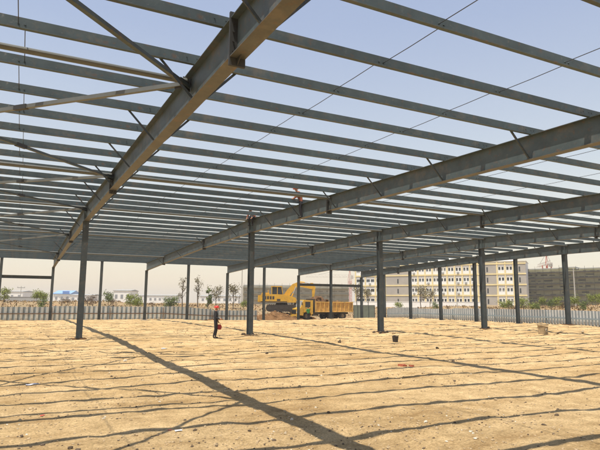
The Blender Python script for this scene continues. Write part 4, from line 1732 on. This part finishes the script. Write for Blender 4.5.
# kind, photo bearing, distance, height, what it stands beside
T = [
    ('bushy', 4, 92, 3.2, 'bushy yellow green tree at the left edge beyond the fence'),
    ('bushy', 36, 96, 3.0, 'bushy yellow green tree under the left door beam, left one of two'),
    ('bushy', 43, 90, 2.9, 'bushy yellow green tree under the left door beam, right one of two'),
    ('green', 42.5, 76, 2.5, 'small low green tree just behind the fence, right below the left door beam'),
    ('dry', 62, 86, 2.3, 'bare brown shrub right of the far wall column under the near rafter end'),
    ('dry', 68, 82, 2.2, 'bare brown shrub left of the short ridge column'),
    ('dry', 88, 84, 2.9, 'bare brown shrub just right of the short ridge column'),
    ('dry', 93, 88, 3.2, 'tall forked bare shrub left of a slim wall column'),
    ('green', 108.5, 92, 3.6, 'green tree right of the slim wall column, before the tall white shed'),
    ('dry', 113, 84, 2.2, 'bare brown shrub before the tall white shed'),
    ('bushy', 131, 92, 3.2, 'bushy green tree right of the tall white shed, left of two'),
    ('bushy', 138, 88, 3.1, 'bushy green tree left of the wall column under the worker rafter end'),
    ('dry', 152, 84, 2.1, 'brown shrub right of the wall column under the worker rafter end'),
    ('green', 167.5, 90, 3.2, 'small green tree, left one of a pair left of the poplars'),
    ('green', 173.5, 90, 3.4, 'small green tree, right one of a pair left of the poplars'),
    ('dry', 161, 80, 1.7, 'low brown shrub behind the fence left of the pair of green trees'),
    ('poplar', 182.5, 100, 5.6, 'thin airy poplar just left of a slim wall column'),
    ('poplar', 198, 100, 6.0, 'thin airy poplar just right of a slim wall column, taller one'),
    ('cypress', 208.5, 92, 4.0, 'narrow dark green tree above the red helmet'),
    ('hazy', 216, 104, 3.8, 'pale half bare tree behind the person in dark clothes'),
    ('hazy', 233, 100, 4.2, 'pale half bare tree left of the tall column beside the person'),
    ('bushy', 244, 96, 2.4, 'small green tree peeping left of the tall column beside the person'),
    ('dry', 190, 80, 2.0, 'low brown shrub behind the fence between the two poplars'),
    ('hazy', 357, 120, 6.6, 'pale green tree left of the far corner column, before the apartment block'),
    ('hazy', 368, 118, 5.2, 'pale green tree behind the right gate leaf'),
    ('bushy', 398.5, 105, 2.8, 'small green tree before the left grey panel of the apartment block'),
    ('hazy', 421, 116, 6.6, 'tall thin green tree before the apartment block, right of the second gable column'),
    ('hazy', 430, 120, 5.2, 'pale green tree before the apartment block, left of the third gable column'),
    ('green', 435, 104, 2.6, 'low green tree left of the third gable column'),
    ('bushy', 503, 96, 2.7, 'small green tree below the right windows of the apartment block, left of two'),
    ('bushy', 509, 92, 2.6, 'small green tree below the right windows of the apartment block, right of two'),
    ('bushy', 523.5, 92, 2.9, 'yellow green tree at the right end of the apartment block'),
    ('bushy', 532, 88, 2.3, 'small yellow green tree below the left end of the netted building'),
    ('bushy', 542, 94, 2.5, 'small yellow green tree second along the foot of the netted building'),
    ('green', 551, 86, 2.4, 'dark green bush left of the gable ridge column'),
    ('bushy', 557.5, 92, 2.5, 'yellow green tree close to the left of the gable ridge column'),
    ('bushy', 574, 86, 2.7, 'yellow green tree just right of the gable ridge column'),
    ('green', 583, 72, 2.2, 'olive bush right of the concrete utility pole'),
    ('bushy', 592, 88, 2.5, 'yellow green tree second right of the utility pole'),
    ('bushy', 600, 84, 2.4, 'yellow green tree cut by the right edge of the photo'),
    ('green', 537, 80, 1.7, 'low dark green bush behind the right fence, left of the red brown scrub'),
    ('dry', 490, 84, 1.8, 'brown dry shrub left of the right windows of the apartment block'),
    ('dry', 563, 78, 1.8, 'brown dry shrub hidden beside the gable ridge column'),
    ('dry', 515, 80, 1.7, 'brown dry shrub behind the fifth gable column'),
    ('dry', 448, 92, 1.9, 'brown dry shrub on the bank right of the third gable column'),
    ('dry', 405, 92, 1.7, 'brown dry shrub on the bank left of the second gable column'),
]
rnd = random.Random(5)
for n_, (k, px, dist, h, lb) in enumerate(T):
    P = spot(px, dist)
    z0 = gz(P.x, P.y, True)
    ps = protos[k]
    i = used.get(k, 0)
    pr = ps[i % len(ps)]
    if k in ('bushy', 'green'):
        h *= .66
    elif k == 'dry':
        h *= .66
    elif k == 'hazy' and px > 300:
        h *= .7
    sc = h / hts[k]
    first = i < len(ps)
    if first:
        o = pr
        o.location = (P.x, P.y, z0)
        o.rotation_euler = (0, 0, rnd.uniform(0, 6))
        o.scale = (sc, sc, sc)
    else:
        o = dup(pr, (P.x, P.y, z0), rnd.uniform(0, 6), sc)
    tag(o, lb, 'shrub' if k == 'dry' else 'tree', 'trees and shrubs beyond the fence')
    used[k] = i + 1

# dry scrub on the banks beyond the fences
m = MB()
rnd = random.Random(21)
for k in range(9000):
    px = rnd.uniform(-30, 640)
    dist = rnd.uniform(72, 118)
    P = spot(px, dist)
    if max(P.y - 66, P.x - 45) < 1:
        continue
    if 240 < px < 360 and dist < 84:
        continue
    z = gz(P.x, P.y, True)
    hh = rnd.uniform(.08, .38)
    a = rnd.uniform(0, PI)
    w = rnd.uniform(.05, .18)
    dx, dy = math.cos(a) * w, math.sin(a) * w
    tx, ty = rnd.uniform(-.2, .2), rnd.uniform(-.2, .2)
    i0 = len(m.v)
    m.v += [Vector((P.x - dx, P.y - dy, z - .03)), Vector((P.x + dx, P.y + dy, z - .03)), Vector((P.x + tx, P.y + ty, z + hh))]
    m.f.append([i0, i0 + 1, i0 + 2])
    m.mi.append(0 if rnd.random() < .72 else 1)
sc_ = m.build('dry_scrub', [M_straw, M_leaf_b])
tag(sc_, 'dry straw coloured scrub covering the earth banks beyond the fences', 'scrub', kind='stuff')

# ------------------------------------------------------------------ loose things on the ground
m = MB()
rnd = random.Random(33)
for k in range(17000):
    a = R(rnd.uniform(-4, 59))
    r_ = 4.5 + 46 * rnd.random() ** 1.9
    x, y = r_ * math.sin(a), r_ * math.cos(a)
    if y > 60 or x > 40:
        continue
    if noise.noise(Vector((x * .35, y * .35, 7))) < rnd.uniform(-.55, .45):
        continue
    s_ = rnd.uniform(.006, .015) * (1 + (rnd.random() ** 14) * 1.1) * (1 + r_ / 45)
    u = rnd.random()
    m.blob((x, y, gz(x, y) + s_ * .25), s_ * rnd.uniform(.8, 1.5), s_ * rnd.uniform(.8, 1.5), s_ * rnd.uniform(.5, .9), k, .5, 0, 0 if u < .80 else (1 if u < .825 else 2))
gr = m.build('gravel', [M_stone, M_palestone, M_darkstone])
tag(gr, 'small stones and clods scattered over the sandy ground', 'gravel', kind='stuff')

rocks = [(.75, 8.3, .055, 2), (2.6, 8.7, .045, 2), (5.2, 9.0, .05, 2), (1.7, 8.75, .05, 0), (4.4, 8.9, .045, 1), (7.4, 9.7, .06, 0),
         (6.3, 7.6, .05, 1), (9.2, 8.8, .06, 0), (13.9, 15.2, .09, 2), (10.4, 12.6, .07, 0), (16.5, 19.0, .11, 2), (14.2, 23.5, .14, 2),
         (20.0, 26.8, .16, 2), (6.4, 17.2, .09, 0), (8.9, 20.3, .10, 2), (21.3, 28.6, .2, 0), (3.3, 19.4, .09, 1), (25.5, 27.5, .15, 0)]
mats_r = [M_stone, M_palestone, M_darkstone]
names_r = ['tan stone lying on the sandy floor among the purlin shadows', 'pale stone lying on the sandy floor among the purlin shadows', 'dark clod lying on the sandy floor among the purlin shadows']
rc_ = random.Random(8)
for X in FR[1:5]:
    for q in range(4):
        a_ = rc_.uniform(2.6, 6.8)
        rocks.append((X + math.cos(a_) * rc_.uniform(.3, .6), YC + math.sin(a_) * rc_.uniform(.3, .6), rc_.uniform(.09, .2), rc_.choice((0, 2, 2))))
for k, (x, y, s_, c) in enumerate(rocks):
    m = MB()
    z = gz(x, y)
    s_ *= .55
    m.blob((x, y, z + s_ * .4), s_ * 1.2, s_, s_ * .8, k + 3, .6, 2)
    tag(m.build('stone' if c < 2 else 'soil_clod', mats_r[c], origin=(x, y, z)), names_r[c] if k < 18 else ('tan stone lying against the foot of a tall ridge column' if c == 0 else 'dark clod lying against the foot of a tall ridge column'), 'stone', 'single stones on the floor' if k < 18 else 'stones at the column feet')

# broken concrete footing stump with a pale hole, at right
def stump(x, y, w, h, label, pale=True):
    z = gz(x, y)
    t = thing('footing_stump', label, 'block', (x, y, z), R(14))
    m = MB()
    m.quadbox([(-w, -w * .8, -.1), (w, -w * .8, -.1), (w, w * .8, -.1), (-w, w * .8, -.1),
               (-w * 1.12, -w * .85, h), (w * 1.05, -w * .9, h * .93), (w, w * .8, h), (-w, w * .9, h * 1.05)])
    m.box(-w * 1.25, w * 1.25, -w * .95, w * .95, h * 1.06, h * 1.22)
    m.build('block', M_stone, t, local=True)
    if pale:
        p = MB()
        p.tube([(-w * .15, -w * .90, h * .52), (-w * .15, -w * .97, h * .52)], w * .42, 14)
        p.build('pipe_end', M_palestone, t, local=True)
        q = MB()
        q.tube([(-w * .15, -w * .972, h * .50), (-w * .15, -w * .99, h * .50)], w * .22, 12)
        q.build('hole', M_dark, t, local=True)
    else:
        p = MB()
        for k in range(4):
            p.tube([((-1) ** k * w * .6, (-1) ** (k // 2) * w * .5, h * 1.22), ((-1) ** k * w * .62, (-1) ** (k // 2) * w * .5, h * 1.5)], .012, 6)
        p.build('starter_bar', M_rust, t, local=True)


stump(29.9, 24.4, .25, .52, 'rough tan footing block with a pale pipe end, right part of the floor')
sx, sy = 17.45, 23.3
z = gz(sx, sy)
t = thing('rusty_bucket', 'small dark rusty bucket standing on the sand right of a tall column', 'bucket', (sx, sy, z), 0)
m = MB()
n = 16
m.tube([(0, 0, 0), (0, 0, .30)], [.13, .17], n, False)
m.tube([(0, 0, .005), (0, 0, .30)], [.12, .16], n, False)
m.tube([(0, 0, 0), (0, 0, .012)], .128, n)
m.build('pail', M_track, t, local=True)
m = MB()
m.tube([(-.165, 0, .29), (-.15, -.10, .33), (0, -.15, .345), (.15, -.10, .33), (.165, 0, .29)], .008, 6)
m.build('bail', M_dark, t, local=True)
m = MB()
m.tube([(0, 0, .15), (0, 0, .16)], .138, n)
m.build('filling', M_soil, t, local=True)

# red brick pieces, plastic scraps
for (x, y, rz, lb) in ((11.05, 14.35, .3, 'red brick fragment, left one of the small brick group'), (11.28, 14.25, 1.2, 'red brick fragment, right one of the small brick group'),
                       (11.17, 14.6, 2.0, 'red brick fragment, rear one of the small brick group')):
    z = gz(x, y)
    m = MB()
    m.box(-.11, .11, -.055, .055, -.01, .055)
    o = m.build('brick', M_brick)
    o.location = (x, y, z)
    o.rotation_euler = (.1, .08, rz)
    tag(o, lb, 'brick', 'broken bricks')


def scrap(x, y, s_, mm, label, name='plastic_scrap'):
    m = MB()
    n = 7
    for i in range(n):
        for j in range(n):
            u, v = (i / (n - 1) - .5) * 2, (j / (n - 1) - .5) * 2
            px, py = x + u * s_, y + v * s_ * .55
            m.v.append(Vector((px, py, gz(px, py) + .012 + .05 * s_ / .2 * abs(noise.noise(Vector((px * 7, py * 7, 2)))))))
    nv = len(m.v)
    m.v += [p + Vector((0, 0, .003)) for p in m.v]
    for i in range(n - 1):
        for j in range(n - 1):
            a = i * n + j
            m.f.append([a, a + n, a + n + 1, a + 1])
            m.f.append([nv + a, nv + a + 1, nv + a + n + 1, nv + a + n])
            m.mi += [0, 0]
    for i in range(n - 1):
        for a, b in ((i * n, (i + 1) * n), ((i + 1) * n + n - 1, i * n + n - 1), (i + 1, i), ((n - 1) * n + i, (n - 1) * n + i + 1)):
            m.f.append([a, b, nv + b, nv + a])
            m.mi.append(0)
    o = m.build(name, mm, origin=(x, y, gz(x, y)))
    tag(o, label, 'litter', 'litter on the floor')


scrap(.45, 15.6, .17, M_greyplastic, 'white plastic sheet scrap on the sand near the left edge')
scrap(.50, 11.0, .035, M_redplastic, 'tiny red plastic scrap on the sand at lower left')
scrap(2.35, 8.75, .055, M_plastic, 'crumpled white scrap beside the brace shadow at bottom left')
scrap(2.25, 8.9, .03, M_redplastic, 'tiny red scrap beside the crumpled white scrap')
scrap(5.6, 23.6, .12, M_plastic, 'white scrap on the sand in front of the person')
# loose planks by the right fence
for k, (x, y, rz, L_) in enumerate(((31.5, 24.5, .5, 3.6), (33.2, 24.0, .62, 2.8), (27.5, 30.5, .2, 2.4))):
    z = gz(x, y)
    m = MB()
    m.box(-L_ / 2, L_ / 2, -.07, .07, 0.01, .05)
    o = m.build('plank', M_stone)
    o.location = (x, y, z + .02)
    o.rotation_euler = (0, .01, rz)
    tag(o, ['long weathered plank right of the footing block', 'short weathered plank nearest the right edge', 'weathered plank left of the gable ridge column'][k], 'plank', 'loose planks')

# ------------------------------------------------------------------ dusty air
hz = MB()
hz.box(-1650, 1650, -1650, 1650, -3.0, 34.0)
hm = bpy.data.materials.new('dusty_air')
hm.use_nodes = True
hn = hm.node_tree
hn.nodes.clear()
ho = hn.nodes.new('ShaderNodeOutputMaterial')
hv = hn.nodes.new('ShaderNodeVolumePrincipled')
hv.inputs['Color'].default_value = (0.95, 0.92, 0.88, 1)
hv.inputs['Density'].default_value = 0.0006
hv.inputs['Anisotropy'].default_value = 0.0
hn.links.new(hv.outputs[0], ho.inputs['Volume'])
haze = hz.build('haze', hm)
tag(haze, 'pale dusty haze filling the air over the whole site', 'haze', kind='stuff')
